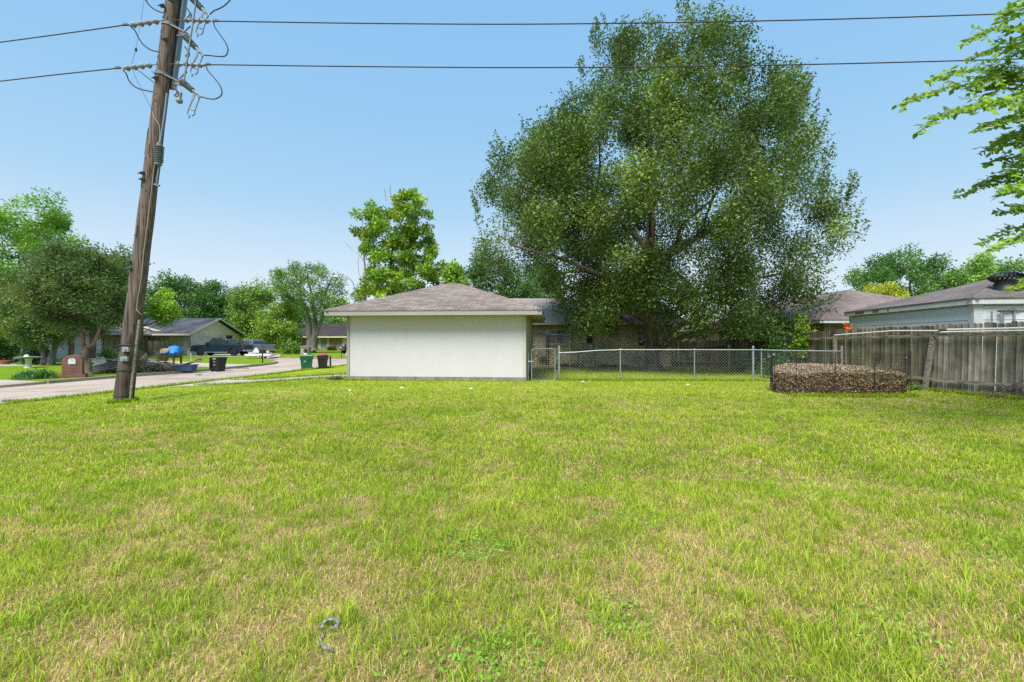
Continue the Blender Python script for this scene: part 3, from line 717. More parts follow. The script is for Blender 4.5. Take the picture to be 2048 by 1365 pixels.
def window(parent, x0, x1, z0, z1, y, m_fr, m_gl, mull=1, horiz=True, fw=.05, axis='y'):
    """window in a wall that faces -y (axis y) or +x (axis x), frame proud of the wall plane"""
    def bx(mb, a, b, c, d, e, f):
        if axis == 'y': mb.box(a, b, y-d, y-c, e, f)
        else: mb.box(y+c, y+d, a, b, e, f)
    fr = MB(); bx(fr, x0-fw, x1+fw, .0, .035, z1, z1+fw); bx(fr, x0-fw, x1+fw, .0, .05, z0-fw, z0)
    bx(fr, x0-fw, x0, .0, .035, z0, z1); bx(fr, x1, x1+fw, .0, .035, z0, z1)
    for k in range(mull): q = x0+(x1-x0)*(k+1)/(mull+1); bx(fr, q-.02, q+.02, .006, .033, z0, z1)
    if horiz: q = (z0+z1)/2; bx(fr, x0, x1, .006, .030, q-.015, q+.015)
    w = fr.build('window', m_fr, parent); gl = MB(); bx(gl, x0, x1, .002, .01, z0, z1); gl.build('pane', m_gl, w); return w

# ------------------------------------------------------------------ white garage (hip roof) in the middle
GA = R(-5.0)
gar = thing('garage', 'white panelled garage with brown hip roof and blank wall in the middle of the yard', 'garage', (-6.31, 17.42, 0), GA, local=True)
GW, GD, GH = 6.85, 6.3, 2.46
b = MB(); b.box(-.03, GW+.03, -.03, GD+.03, -.45, .155); b.build('slab', m_slab, gar)
b = MB(); b.box(.02, GW-.02, .02, .06, .148, GH); b.box(.02, .06, .06, GD-.02, .148, GH); b.box(.06, GW-.02, GD-.06, GD-.02, .148, GH)
b.build('wall', m_siding_white, gar)
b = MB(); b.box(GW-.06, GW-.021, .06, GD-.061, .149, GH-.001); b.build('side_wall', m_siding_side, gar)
b = MB(); b.box(-.01, .09, -.012, .02, .147, GH); b.box(-.012, .0199, .0201, .11, .147, GH); b.build('corner_trim', m_trim_taupe, gar)
b = MB(); b.box(GW-.11, GW+.0, -.012, .0199, .147, GH); b.build('corner_trim', m_trim_white, gar)
b = MB(); b.box(GW-.0199, GW+.012, .0, .11, .147, GH); b.build('corner_trim', m_trim_taupe, gar)
b = MB(); b.box(-.03, .0, 1.0, 5.6, .15, 2.25); b.build('overhead_door', m_door_white, gar)
hip_house_roof(gar, -.60, -.60, GW+.60, GD+.60, 2.625, .375, m_shingle, m_fascia, m_soffit, fh=.185)

# ------------------------------------------------------------------ tan brick house behind
hs = thing('tan_brick_house', 'tan brick house with pinkish tan roof behind the chain link fence', 'house', (0, 26.5, 0))
X0, X1, Y0 = -3.0, 9.35, 26.5
b = MB(); b.box(X0, X1, Y0, Y0+9, -.4, 2.13); b.build('wall', m_brick_tan, hs)
b = MB(); b.box(X0-.004, X1+.004, Y0-.004, Y0+9, 2.13, 2.42); b.build('soldier_course', m_brick_tan_v, hs)
gable_roof(hs, X0-.5, X1+.55, Y0-.55, Y0+9.5, 2.62, 1.78, 'x', m_shingle_house, m_fascia, .1)
b = MB(); b.prism([(X1-.02, Y0+.1, 2.42), (X1-.02, Y0+8.9, 2.42), (X1-.02, Y0+4.5, 4.1)], (.02,0,0)); b.build('gable_panel', m_siding_beige, hs)
window(hs, 1.97, 3.14, 1.37, 2.13, Y0, m_galv, m_glass, 1, False)
window(hs, 7.42, 8.0, 1.30, 2.13, Y0, m_iron, m_glass, 0, True)
b = MB(); b.beam((3.38, Y0-.05, 0), (3.38, Y0-.05, 2.3), .07, .06, (0,1,0)); b.build('downspout', m_white_pipe, hs)
b = MB(); b.box(1.9, 3.2, Y0-.07, Y0, 1.24, 1.32); b.build('sill', m_brick_tan_v, hs)
# meters and conduits on the wall
mt = MB(); x = P(1167, 680, Y0).x; mt.box(x-.15, x+.15, Y0-.14, Y0-.001, 1.38, 1.83); e = mt.build('meter_box', m_galv, hs)
mt = MB(); mt.lathe((x+.01, Y0-.14, 1.63), (x+.01, Y0-.22, 1.63), [(0,.10),(.8,.10),(1,.07)], 16); mt.build('meter_dial', m_white_pipe, e, True)
mt = MB(); mt.box(x+.17, x+.50, Y0-.12, Y0-.001, 1.37, 1.83); mt.build('breaker_box', m_black, hs)
for px, z, w in ((1181, 1.18, .16), (1192, 1.14, .18)):
    xx = P(px, 0, Y0).x; mt = MB(); mt.box(xx-w/2, xx+w/2, Y0-.1, Y0-.001, z-.12, z+.12); mt.build('junction_box', m_galv, hs)
for px, z1, m in ((1156, 1.02, m_iron), (1166, 1.38, m_galv), (1181.5, 1.05, m_galv), (1190, 1.0, m_iron)):
    xx = P(px, 0, Y0).x; mt = MB(); mt.tube([(xx, Y0-.05, 0), (xx, Y0-.05, z1)], .022, 6); mt.build('conduit', m, hs)
mt = MB(); xx = P(1083, 0, Y0).x
mt.box(xx-.18, xx+.14, Y0-.42, Y0-.2, .62, .9); mt.tube([(xx-.25,Y0-.3,0),(xx-.25,Y0-.3,.95),(xx-.1,Y0-.3,1.05),(xx-.05,Y0-.3,.88)], .025, 6)
mt.tube([(xx+.08,Y0-.3,.88),(xx+.12,Y0-.3,1.05),(xx+.4,Y0-.3,1.05),(xx+.4,Y0-.05,1.05)], .025, 6); mt.lathe((xx-.32,Y0-.3,.72),(xx-.18,Y0-.3,.72),[(0,.06),(.5,.09),(1,.05)], 12)
tag(mt.build('gas_meter', m_galv), 'grey gas meter with bent pipes against the tan brick wall', 'gas meter')

# ------------------------------------------------------------------ chain link fences
def mesh_panel(mb, a, b, z0, z1, cell=.085, r=.0022, z1b=None):
    """diamond wire between ground points a,b; clipped under a straight rail"""
    a, b = Vector(a), Vector(b); L = (b-a).length; d = (b-a)/L; H = z1-z0; nrm = Vector((-d.y, d.x, 0))
    z1b = z1 if z1b is None else z1b
    def top(s): return z1 + (z1b-z1)*s/L
    for sgn in (1, -1):
        k = -H if sgn > 0 else 0.0; end = L if sgn > 0 else L+H
        while k < end:
            s0, s1 = (k, k+H) if sgn > 0 else (k, k-H); t0, t1 = 0.0, 1.0; ds = s1-s0
            lo, hi = sorted(((0-s0)/ds, (L-s0)/ds)); t0 = max(t0, lo); t1 = min(t1, hi)
            if t1 - t0 > .02:
                q0 = a + d*(s0+ds*t0) + nrm*.004*sgn; q1 = a + d*(s0+ds*t1) + nrm*.004*sgn
                za = z0 + H*t0; zb = min(z0 + H*t1, top(s0+ds*t1)-.01); mb.tube([(q0.x,q0.y,za),(q1.x,q1.y,zb)], r, 3, False)
            k += cell
cf = thing('chain_link_fence', 'long galvanised chain link fence running from the gate to the wooden fence', 'fence', (1.77, 17.3, 0))
A_, B_ = Vector((1.77, 17.3, 0)), Vector((12.2, 16.8, 0))
def cl(x): return A_.lerp(B_, (x-A_.x)/(B_.x-A_.x))
rl = MB(); rl.tube([(1.78,17.3,1.055),(2.4,17.27,1.075),(3.2,17.23,1.14),(4.1,17.19,1.17),(6.85,17.06,1.175),(9.0,16.95,1.17),(10.5,16.88,1.145),(12.2,16.8,1.12)], .021, 8); rl.build('top_rail', m_galv, cf, True)
me_ = MB(); xsn = [1.8,2.9,4.1,5.5,6.85,8.0,9.0,10.5,12.2]; zt = [1.05,1.11,1.16,1.165,1.165,1.165,1.16,1.13,1.11]
for i in range(len(xsn)-1): mesh_panel(me_, cl(xsn[i]), cl(xsn[i+1]), .03, zt[i], .115, .0026, z1b=zt[i+1])
me_.build('wire_mesh', m_galv_dull, cf)
for x, r, h in ((1.79,.042,1.27),(4.1,.024,1.17),(6.85,.024,1.17),(9.0,.038,1.27),(9.3,.024,1.16),(12.2,.045,1.27)):
    p = cl(x); pm = MB(); y = p.y + .03; pm.tube([(p.x,y,-.05),(p.x,y,h)], r, 12); pm.lathe((p.x,y,h-.01),(p.x,y,h+.05),[(0,r*1.15),(.5,r*1.1),(1,r*.3)], 10)
    if r > .03:
        for zz in (.25,.62,.98): pm.lathe((p.x,y,zz),(p.x,y,zz+.025),[(0,r*1.2),(1,r*1.2)], 10)
    pm.build('post', m_galv, cf, True)
def round_frame(mb, x0, x1, z0, z1, y0, y1, rad, r):
    pts = []
    for cx, cz, a0 in ((x0+rad,z0+rad,180),(x1-rad,z0+rad,270),(x1-rad,z1-rad,0),(x0+rad,z1-rad,90)):
        for k in range(6):
            a = R(a0+k*18); x = cx+rad*math.cos(a); pts.append((x, y0+(y1-y0)*(x-x0)/(x1-x0), cz+rad*math.sin(a)))
    pts.append(pts[0]); mb.tube(pts, r, 7, False)
gt = thing('chain_link_gate', 'low rounded chain link gate with missing upper corner wire beside the white garage', 'gate', (1.2, 17.1, 0))
b = MB(); round_frame(b, .735, 1.62, .0, 1.21, 17.0, 17.15, .12, .019); b.build('frame', m_galv, gt, True)
b = MB(); mesh_panel(b, (.76,17.0,0), (1.60,17.15,0), .03, .62, .10, .0030); b.build('wire_mesh', m_galv_dull, gt)
for z in (.25, .36, .85): b = MB(); b.beam((1.62,17.13,z), (1.74,17.2,z+.02), .03, .025); b.build('hinge', m_galv, gt)
lp = MB(); lp.tube([(.60,17.05,-.03),(.615,17.05,1.02)], .022, 8); lp.tube([(.61,17.03,.74),(.80,17.0,.735)], .014, 6); lp.lathe((.615,17.05,1.02),(.615,17.05,1.06),[(0,.025),(1,.008)], 8)
tag(lp.build('latch_post', m_galv, None, True), 'short galvanised latch post standing tight against the garage side wall', 'post')
kn = thing('kennel_panel', 'tall dark chain link panel with gate standing in front of the brick wall', 'fence panel', (2, 24.2, 0))
b = MB(); round_frame(b, 1.17, 1.86, .12, 1.83, 24.2, 24.2, .10, .02); b.build('gate_frame', m_iron, kn, True)
b = MB(); mesh_panel(b, (1.2,24.2,0), (1.84,24.2,0), .15, 1.8, .09, .003); mesh_panel(b, (2.0,24.22,0), (3.08,24.22,0), .05, 1.82, .11, .0025); b.build('wire_mesh', m_iron, kn)
b = MB(); b.tube([(1.93,24.2,1.86),(2.2,24.2,1.83),(3.1,24.2,1.82)], .018, 7); b.build('top_rail', m_galv, kn, True)
for x, m in ((1.09, m_iron), (1.95, m_iron), (3.1, m_galv)):
    b = MB(); b.tube([(x,24.22,-.05),(x,24.22,1.9 if x < 2 else 1.84)], .026, 8); b.build('post', m, kn, True)

# ------------------------------------------------------------------ wooden fences
def boards(mb, p0, p1, zt0, zt1, zb=.04, w=.142, gap=.012, lean=0, rough=.02, tone=(.34,.30,.25), warm=.25, jit=.018, side=-1, green=0.2, rng=None, tilt=0.0):
    a, b_ = Vector(p0), Vector(p1); L = (b_-a).length; d = (b_-a)/L; nrm = Vector((d.y,-d.x,0)); s = 0
    rng = rng or random
    while s < L - w*.5:
        ww = w*rng.uniform(.93,1.05); t = s/L; g = rng.uniform(-.5,1)*gap
        zt = zt0+(zt1-zt0)*t + rng.uniform(-1,1)*rough; zz0 = zb + rng.uniform(-.03,.03)
        k = rng.uniform(.55,1.25); gq = rng.random()*green; wq = rng.random()*warm
        mb.tint = tuple(c*k*m for c, m in zip(tone, (1-gq*.35+wq*.12, 1-gq*.05, 1-gq*.45-wq*.12)))
        off = rng.choice((-1, 1))*rng.uniform(.004, .012); tl = tilt + rng.uniform(-1,1)*jit
        o = a + d*s; th = .017; cc = ww*.22
        prof = [(0,zz0),(ww-g,zz0),(ww-g,zt-cc),(ww-g-cc,zt),(cc,zt),(0,zt-cc)]
        pts = [o + d*(u + tl*(z-zb)) + nrm*(off + lean*(z-zb)) + Vector((0,0,z)) for u, z in prof]
        k0 = len(mb.v); mb.prism(pts, nrm*th); s += ww + max(g, 0)
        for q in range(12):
            e_ = .55 if q % 6 in (0, 4, 5) else 1.12; mb.t[k0+q] = tuple(c*e_ for c in mb.t[k0+q])  # one edge darkened, other lightened: shadow gaps painted into the board colour
    mb.tint = (1,1,1)
fr = random.Random(3)
wf = thing('picket_fence', 'tall weathered grey wooden fence with a leaning post on the right side of the yard', 'fence', (12.6, 13.65, 0))
def wpt(x, y, z): return Vector((x, y, z))
m_rail = M_bark('fence_rail', (.27,.24,.20), (.10,.085,.07), (18,1.2,18), .5)
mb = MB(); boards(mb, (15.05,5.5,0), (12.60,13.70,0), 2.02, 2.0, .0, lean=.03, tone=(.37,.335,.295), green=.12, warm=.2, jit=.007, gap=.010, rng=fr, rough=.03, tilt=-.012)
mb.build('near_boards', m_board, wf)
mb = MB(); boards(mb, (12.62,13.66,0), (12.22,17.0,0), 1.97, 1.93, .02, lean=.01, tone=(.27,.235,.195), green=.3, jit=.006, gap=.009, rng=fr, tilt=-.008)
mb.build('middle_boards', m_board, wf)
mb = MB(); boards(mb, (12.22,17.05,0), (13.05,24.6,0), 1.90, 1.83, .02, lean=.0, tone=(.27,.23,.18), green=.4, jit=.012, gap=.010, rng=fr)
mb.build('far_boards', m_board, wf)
rl = MB()
for a, c, h in (((14.99,5.55,1.65),(12.55,13.56,1.68),.09),((14.99,5.55,.31),(12.55,13.56,.34),.09),((12.56,13.6,.36),(12.40,14.9,.35),.09),((12.56,13.6,1.66),(12.14,17.0,1.60),.09),((12.14,17.05,1.62),(12.98,24.6,1.50),.08),((12.14,17.05,.4),(12.98,24.6,.4),.08)): rl = MB(); rl.beam(a, c, .05, h); rl.build('rail', m_rail, wf)
b = MB(); b.beam((12.42,13.72,-.1),(12.60,13.60,1.72),.11,.10,(0,1,0)); b.build('leaning_post', m_rail, wf)
b = MB(); b.beam((12.10,17.05,-.1),(12.10,17.05,1.72),.10,.10,(0,1,0)); b.build('post', m_rail, wf)
b = MB(); b.beam((13.72,9.6,-.1),(13.72,9.6,1.75),.10,.10,(0,1,0)); b.build('post', m_rail, wf)
b = MB(); b.tube([(13.33,10.95,.95),(12.85,12.3,.05)], .012, 6); tag(b.build('guy_rod', m_rust, None, True), 'thin rusty rod leaning diagonally against the wooden fence', 'rod')
wg = thing('wood_gate', 'narrow weathered wooden fence gate panel at the back corner of the yard', 'gate', (12.5, 25, 0))
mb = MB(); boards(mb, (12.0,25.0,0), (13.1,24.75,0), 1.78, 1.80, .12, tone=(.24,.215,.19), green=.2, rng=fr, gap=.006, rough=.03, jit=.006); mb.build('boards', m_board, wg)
for z in (.5, 1.62): b = MB(); b.beam((12.0,24.95,z),(13.1,24.7,z),.05,.08); b.build('rail', m_rail, wg)
for x in (12.0, 13.1): b = MB(); b.beam((x,24.93-.2*(x-12),-.05),(x,24.93-.2*(x-12),1.72),.07,.07,(0,1,0)); b.build('post', m_rail, wg)
lf = thing('low_picket_fence', 'low dark wooden fence with ragged top behind the tree trunk', 'fence', (10.6, 25.8, 0))
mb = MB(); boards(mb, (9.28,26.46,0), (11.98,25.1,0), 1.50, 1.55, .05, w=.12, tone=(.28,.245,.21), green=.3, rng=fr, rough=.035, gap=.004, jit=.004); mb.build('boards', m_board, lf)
b = MB(); b.beam((9.35,26.22,1.22),(10.6,25.66,1.20),.05,.08); b.beam((10.6,25.66,1.20),(11.98,25.02,1.30),.05,.08); b.build('rail', m_rail, lf); b = MB(); b.beam((9.35,26.22,.35),(11.98,25.02,.35),.05,.08); b.build('rail', m_rail, lf)

# poles resting on the fence rail
def poolpole(pts, r, name, label, grip=False, coll=None):
    t = thing(name, label, 'pole', pts[0]); b = MB(); b.tube(pts, r, 10); b.build('tube', m_white_pipe, t, True)
    if coll: b = MB(); p = Vector(pts[0]).lerp(Vector(pts[-1]), coll); d = (Vector(pts[-1])-Vector(pts[0])).normalized()*.1; b.tube([p-d, p+d], r*1.6, 10); b.build('collar', m_rust, t, True)
    if grip: b = MB(); d = (Vector(pts[-1])-Vector(pts[0])).normalized(); p = Vector(pts[-1]); b.tube([p-d*.02, p+d*.45], r*1.35, 10); b.build('grip', m_black, t, True)
poolpole([(12.06,17.0,1.72),(12.25,14.6,1.83),(12.55,13.3,1.80)], .022, 'pool_pole', 'thin white pole lying along the far stretch of the fence rail', coll=None)
poolpole([(12.52,13.3,1.83),(12.9,12.0,1.83),(13.5,10.1,1.86)], .026, 'pool_pole', 'upper white pole with rusty collar lying on the near fence rail', coll=.02)
poolpole([(12.50,13.25,1.76),(12.8,12.2,1.765),(13.08,11.2,1.765)], .022, 'pool_pole', 'lower white pole with black grip lying on the near fence rail', grip=True)

# ------------------------------------------------------------------ neighbour shed on the right (pale blue siding)
SA = math.atan2(14.5-13.36, 19.9-13.2)     # side wall bears slightly right going back
sh = thing('neighbour_garage', 'pale blue garage with stained white fascia and grey shingle roof behind the wooden fence', 'garage', (13.36, 13.2, 0), -SA, local=True)
b = MB(); b.box(.14, 8.5, .14, 6.6, -.1, 2.57); b.build('wall', m_siding_blue, sh)
for x0_, x1_, y0_, y1_ in ((.139,.33,.115,.139),(.115,.139,.115,.33),(.115,.139,6.4,6.6)):
    b = MB(); b.box(x0_, x1_, y0_, y1_, -.1, 2.569); b.build('corner_board', m_fascia_white, sh)
m_shingle_grey = M_shingle('shingle_grey', (.20,.175,.165), (.14,.125,.12), (.07,.06,.06), .5)
rf = hip_house_roof(sh, 0, 0, 8.9, 6.75, 2.74, .295, m_shingle_grey, m_fascia_white, m_soffit, fh=.17)
# mildew stains on the side fascia
m_stain = M_plain('mildew', (.16,.15,.11), .9, 0, .4, 14)
for y0_, y1_ in ((4.35,4.75),(5.3,5.9),(3.75,3.85)):
    b = MB(); b.box(-.004, .0, y0_, y1_, 2.60, 2.70); b.build('stain', m_stain, rf)
vt = thing('roof_vent', 'black spinning turbine vent on the pale blue garage roof', 'roof vent', (0,0,0)); 
vc = Vector((15.17, 14.0, 0)); zr = 3.09
ORG[vt] = Vector((0,0,0))
b = MB(); b.lathe((vc.x,vc.y,zr-.12),(vc.x+.03,vc.y,zr+.27),[(0,.34),(.35,.30),(.6,.27),(.62,.285),(.7,.285),(.72,.26),(1,.26)], 24); b.build('collar', m_black, vt, True)
b = MB(); nb = 22
for k in range(nb):
    a0 = 2*math.pi*k/nb; pts = []
    for j in range(7):
        t = j/6; zz = zr+.24+.26*t; rr = .22+.185*math.sin(math.pi*min(1,t*.93+.07))**.7 * (1 if t < .95 else .8); a = a0+.55*t; pts.append((rr, a, zz))
    for (r0,a0_,z0),(r1,a1_,z1) in zip(pts[:-1], pts[1:]):
        da = .19
        q = lambda r,a,z: (vc.x+.03+r*math.cos(a), vc.y+r*math.sin(a), z)
        b.add([q(r0,a0_,z0),q(r0*.90,a0_+da,z0),q(r1*.90,a1_+da,z1),q(r1,a1_,z1)], [(0,1,2,3)])
b.build('blades', m_black, vt)
b = MB(); b.lathe((vc.x+.03,vc.y,zr+.485),(vc.x+.03,vc.y,zr+.54),[(0,.27),(.4,.22),(.8,.10),(1,.03)], 20); b.build('cap', m_black, vt, True)
# ladder hung under the eave, hoses below it
ld = thing('ladder', 'old aluminium ladder hung sideways under the pale blue garage eave', 'ladder', (14.2,13.4,2.3))
yl = 13.12
b = MB(); b.tube([(14.02,yl,2.36),(14.5,yl,2.40)], .03, 8); b.build('rail', m_rust, ld)
b = MB(); b.beam((14.28,yl-.02,2.39),(17.5,yl-.02,2.33),.05,.035,(0,0,1)); b.build('rail', m_rail, ld)
b = MB(); b.beam((14.2,yl,1.72),(17.5,yl,1.70),.05,.06); b.build('rail', m_galv, ld)
for px in (1983.5, 2002.5, 2010, 2028.5, 2036.5, 2056, 2078): 
    x = (px-1024)/F*yl; b = MB(); b.tube([(x,yl+(.05 if px in (2010,2036.5) else 0),1.7),(x,yl+(.05 if px in (2010,2036.5) else 0),2.36)], .026, 8); b.build('rung', m_galv, ld, True)
def arc(cx, cz, rx, rz, y, a0, a1, n=14): return [(cx+rx*math.cos(R(a0+(a1-a0)*k/n)), y, cz+rz*math.sin(R(a0+(a1-a0)*k/n))) for k in range(n+1)]
b = MB(); b.tube(arc(14.75,1.55,.80,.50,yl+.18,180,20), .10, 10); b.tube(arc(15.0,1.5,.75,.42,yl+.3,180,10), .08, 10)
tag(b.build('black_hose', m_black, None, True), 'thick black corrugated hose looped below the ladder', 'hose')
b = MB(); b.tube(arc(14.75,1.62,.42,.22,yl+.05,170,20), .035, 8); tag(b.build('pale_hose', m_rail, None, True), 'thin tan hose lying in front of the black hose', 'hose')
b = MB(); 
pp = [(14.6,1.7),(14.85,2.1),(15.3,2.22),(15.9,2.28),(17.4,2.3),(17.4,1.5),(14.6,1.5)]
b.prism([(x,yl+.34,z) for x,z in pp], (.0,.03,0)); tag(b.build('tarp', M_plain('navy_tarp', (.012,.02,.03), .4, 0, .3, 3)), 'dark navy tarp draped against the pale blue garage wall', 'tarp')

# brick house to the right behind the fence
bh = thing('red_brick_house', 'red brick house with rosy hip roof seen past the tree and over the fence', 'house', (16, 22, 0))
b = MB(); b.box(15.1, 24.5, 22.0, 40.0, -.1, 2.45); b.build('wall', m_brick_red, bh)
hip_house_roof(bh, 14.55, 21.5, 25.1, 40.5, 2.50, .375, m_shingle_pink, m_fascia_white, m_soffit, fh=.15)
# window in the long wall facing the yard
def wwin(parent, y0, y1, z0, z1, x):
    fr_ = MB(); fr_.box(x-.05, x, y0-.08, y1+.08, z0-.08, z0); fr_.box(x-.05, x, y0-.08, y1+.08, z1, z1+.08); fr_.box(x-.05, x, y0-.08, y0, z0, z1); fr_.box(x-.05, x, y1, y1+.08, z0, z1); fr_.box(x-.04, x-.006, (y0+y1)/2-.03, (y0+y1)/2+.03, z0, z1)
    w = fr_.build('window', m_trim_beige, parent); g_ = MB(); g_.box(x-.012, x-.002, y0, y1, z0, z1); g_.build('pane', m_glass, w)
wwin(bh, 30.6, 33.1, 1.2, 2.2, 15.1)

# ------------------------------------------------------------------ compost pen
pit = MB(); PP = [(7.66,13.3),(7.84,12.62),(8.55,12.14),(9.6,12.16),(10.8,12.46),(11.1,14),(9.4,14.6),(8.2,14.4)]
PC = np.array([9.3, 13.3])
def pile_h(x, y):
    e = .62 + .05*fbm(x*1.0+5, y+5, .9, 8, 3) + .06*np.clip(y-12.5, 0, 2) - .10*np.exp(-((x-7.8)/.5)**2) - .05*np.exp(-((x-10.7)/.5)**2)
    return e
def pile_mesh():
    V = []; Fq = []; n = 72; ring = 12
    per = []; 
    for i in range(len(PP)):
        a, b_ = np.array(PP[i]), np.array(PP[(i+1) % len(PP)])
        for k in range(n//8): per.append(a + (b_-a)*k/(n//8))
    per = np.array(per); n = len(per); rows = []
    for k in range(9):          # sides with a slight bulge
        t = k/8; q = PC + (per-PC)*(.985 - .035*t**3 + .012*np.sin(np.arange(n)*1.7+k)[:,None])
        rows.append(np.c_[q, t*pile_h(q[:,0], q[:,1])*.93])
    for k in range(1, 8):
        s = 1 - k/8; q = PC + (per-PC)*.95*s; rows.append(np.c_[q, pile_h(q[:,0], q[:,1])*(.93+.12*(1-s)**.5)])
    V = np.concatenate(rows + [np.array([[PC[0], PC[1], pile_h(PC[0], PC[1])*1.05]])]); m = len(rows); i = np.arange(n)
    Fq = np.concatenate([np.stack([r*n+i, r*n+(i+1)%n, (r+1)*n+(i+1)%n, (r+1)*n+i], 1) for r in range(m-1)])
    T = np.stack([(m-1)*n+i, (m-1)*n+(i+1)%n, np.full(n, m*n)], 1)
    return V, Fq, T, per
pt = thing('leaf_pile', 'waist high heap of dry brown leaves packed inside the black wire pen', 'leaf pile', (9.3, 13.3, 0))
V, Fq, T, per = pile_mesh(); npmesh('heap', V, [Fq, T], M_plain('leaf_mould', (.10,.065,.035), 1, 0, .5, 12, .8), None, pt)
def pile_leaves():
    r = RNG; n = 15000; k = r.integers(0, len(per), n); a = per[k]; b_ = per[(k+1) % len(per)]; q = a + (b_-a)*r.random((n,1))
    t = r.random(n); h = pile_h(q[:,0], q[:,1]); z = t*h; qq = PC + (q-PC)*(.985 - .03*t[:,None]**3) ; S = np.c_[qq, z]
    n2 = 15000; k = r.integers(0, len(per), n2); s = np.sqrt(r.random((n2,1))); q2 = PC + (per[k]-PC)*.96*s; T_ = np.c_[q2, pile_h(q2[:,0], q2[:,1])*(.94+.11*(1-s[:,0])**.5) + .02*r.random(n2)]
    tan = np.array((.52,.40,.25)); brn = np.array((.19,.12,.065)); pink = np.array((.58,.47,.36))
    u = r.random((n,1)); C1 = (tan*(u**1.4) + brn*(1-u**1.4))*(.55+.75*r.random((n,1)))
    u = r.random((n2,1)); C2 = (pink*(u**.7) + brn*(1-u**.7))*(.7+.5*r.random((n2,1)))  # top leaves coloured paler than the sides to paint light from above
    cloud_mesh('leaves', np.concatenate([S, T_]), .04+.05*r.random((n+n2,1)), .018+.028*r.random((n+n2,1)), np.concatenate([C1, C2]), m_dry, pt, up=.2, droop=0)
    # straw strands trailing at the foot
    mb = MB(); rr = random.Random(5)
    for _ in range(260):
        i = rr.randrange(len(per)); p = Vector((*per[i], rr.random()*.55 + .02)); d = Vector((rr.gauss(0,1), rr.gauss(0,.3), rr.gauss(0,.7))).normalized()*rr.uniform(.08,.25)
        k = rr.uniform(.7,1.1); mb.tint = (.42*k,.36*k,.22*k); mb.tube([p, p+d*.5+Vector((0,-.03,.02)), p+d], .003, 3, False)
    for _ in range(120):
        p = Vector((10.2+rr.random()*.7, 12.7+rr.random()*.6, .62)); d = Vector((rr.gauss(0,.5), rr.gauss(0,.5), rr.uniform(.3,1))).normalized()*rr.uniform(.15,.42)
        k = rr.uniform(.5,1); mb.tint = (.26*k,.23*k,.12*k); mb.tube([p, p+d*.5, p+d+Vector((rr.gauss(0,.06),0,0))], .003, 3, False)
    struct(mb.build('twigs', m_dry, pt), 'stuff')
pile_leaves()
pn = thing('wire_pen', 'black wire mesh pen on thin stakes holding the leaf heap', 'wire pen', (9.3, 12.2, 0))
wm = MB(); HT = 1.17
for i in range(len(PP)):
    a, b_ = Vector((*PP[i], 0)), Vector((*PP[(i+1) % len(PP)], 0)); c0 = Vector((*PC, 0))
    a = c0+(a-c0)*1.02; b_ = c0+(b_-c0)*1.02; L_ = (b_-a).length; n = int(L_/.055)
    for k in range(n):
        p = a.lerp(b_, k/n); wm.tube([(p.x,p.y,.0),(p.x+.004*math.sin(k),p.y,HT-.02*math.sin(k*.35))], .0024, 3, False)
    for z in np.arange(.06, HT, .095): wm.tube([(a.x,a.y,z),((a.x+b_.x)/2,(a.y+b_.y)/2,z-.008),(b_.x,b_.y,z)], .0022, 3, False)
wm.build('mesh', m_wire_black, pn)
for i, (x, y) in enumerate([(7.66,13.3),(7.84,12.58),(8.56,12.08),(9.62,12.10),(10.86,12.42),(11.2,14.0)]):
    b = MB(); b.tube([(x,y-.02,-.05),(x+.012,y-.02,1.22)], .009, 6); b.build('stake', m_wire_black, pn)
for i, (x, y, z, c) in enumerate([(7.9,12.6,1.05,(.55,.03,.05)),(8.6,12.05,1.02,(.55,.03,.05)),(8.72,12.1,1.1,(.35,.10,.06)),(9.62,12.08,1.10,(.5,.05,.05)),(9.8,12.1,1.10,(.25,.02,.04)),(10.62,12.3,1.06,(.12,.35,.5)),(10.88,12.38,1.05,(.6,.03,.04))]):
    b = MB(); 
    for k in range(3): a = k*1.1+i; b.add([(x,y-.02,z),(x+.03*math.cos(a),y-.03,z+.012),(x+.045*math.cos(a),y-.03,z-.012),(x+.01*math.cos(a),y-.02,z-.03)], [(0,1,2,3)])
    b.prism([(x-.016,y-.03,z-.012),(x+.02,y-.03,z-.01),(x+.022,y-.03,z+.014),(x-.014,y-.03,z+.012)], (0,-.01,.0))
    b.build('ribbon', M_plain('ribbon', c, .6), pn)

# ------------------------------------------------------------------ utility pole
pb = Vector((-10.94, 12.8, 0)); PY = 12.8
pl = thing('utility_pole', 'tall leaning weathered wooden utility pole standing at the street edge', 'utility pole', (pb.x, pb.y, -.25))
ax = lambda py: P(246.5 + (803-py)*98.5/803, py, PY)
b = MB(); n = 40
for i in range(1):
    pts = [ax(815 - k*(815+160)/n) for k in range(n+1)]; rad = [.226 - .080*k/n + .004*math.sin(k*1.3) for k in range(n+1)]
    b.tube(pts, rad, 20)
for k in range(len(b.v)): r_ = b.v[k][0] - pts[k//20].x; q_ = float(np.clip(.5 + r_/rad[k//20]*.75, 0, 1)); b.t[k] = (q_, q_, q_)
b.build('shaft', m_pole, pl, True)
b = MB()   # splits, knots and old bolt holes stand out as dark slivers
for k in range(46):
    py = random.uniform(20, 790); r_ = .232-.078*(815-py)/975; a = random.uniform(200, 330); c = ax(py); L_ = random.uniform(.02, .05) if random.random() < .6 else random.uniform(.1,.35)
    p = c + Vector((math.cos(R(a))*r_*.995, math.sin(R(a))*r_*.995, 0)); d = (ax(py-10)-ax(py)).normalized()
    b.obox(p, Vector((-math.sin(R(a)), math.cos(R(a)), 0))*(.012 if L_ < .06 else .005), Vector((math.cos(R(a)), math.sin(R(a)), 0))*.006, d*L_/2)
struct(b.build('knots', m_shade_knots, pl), 'stuff')
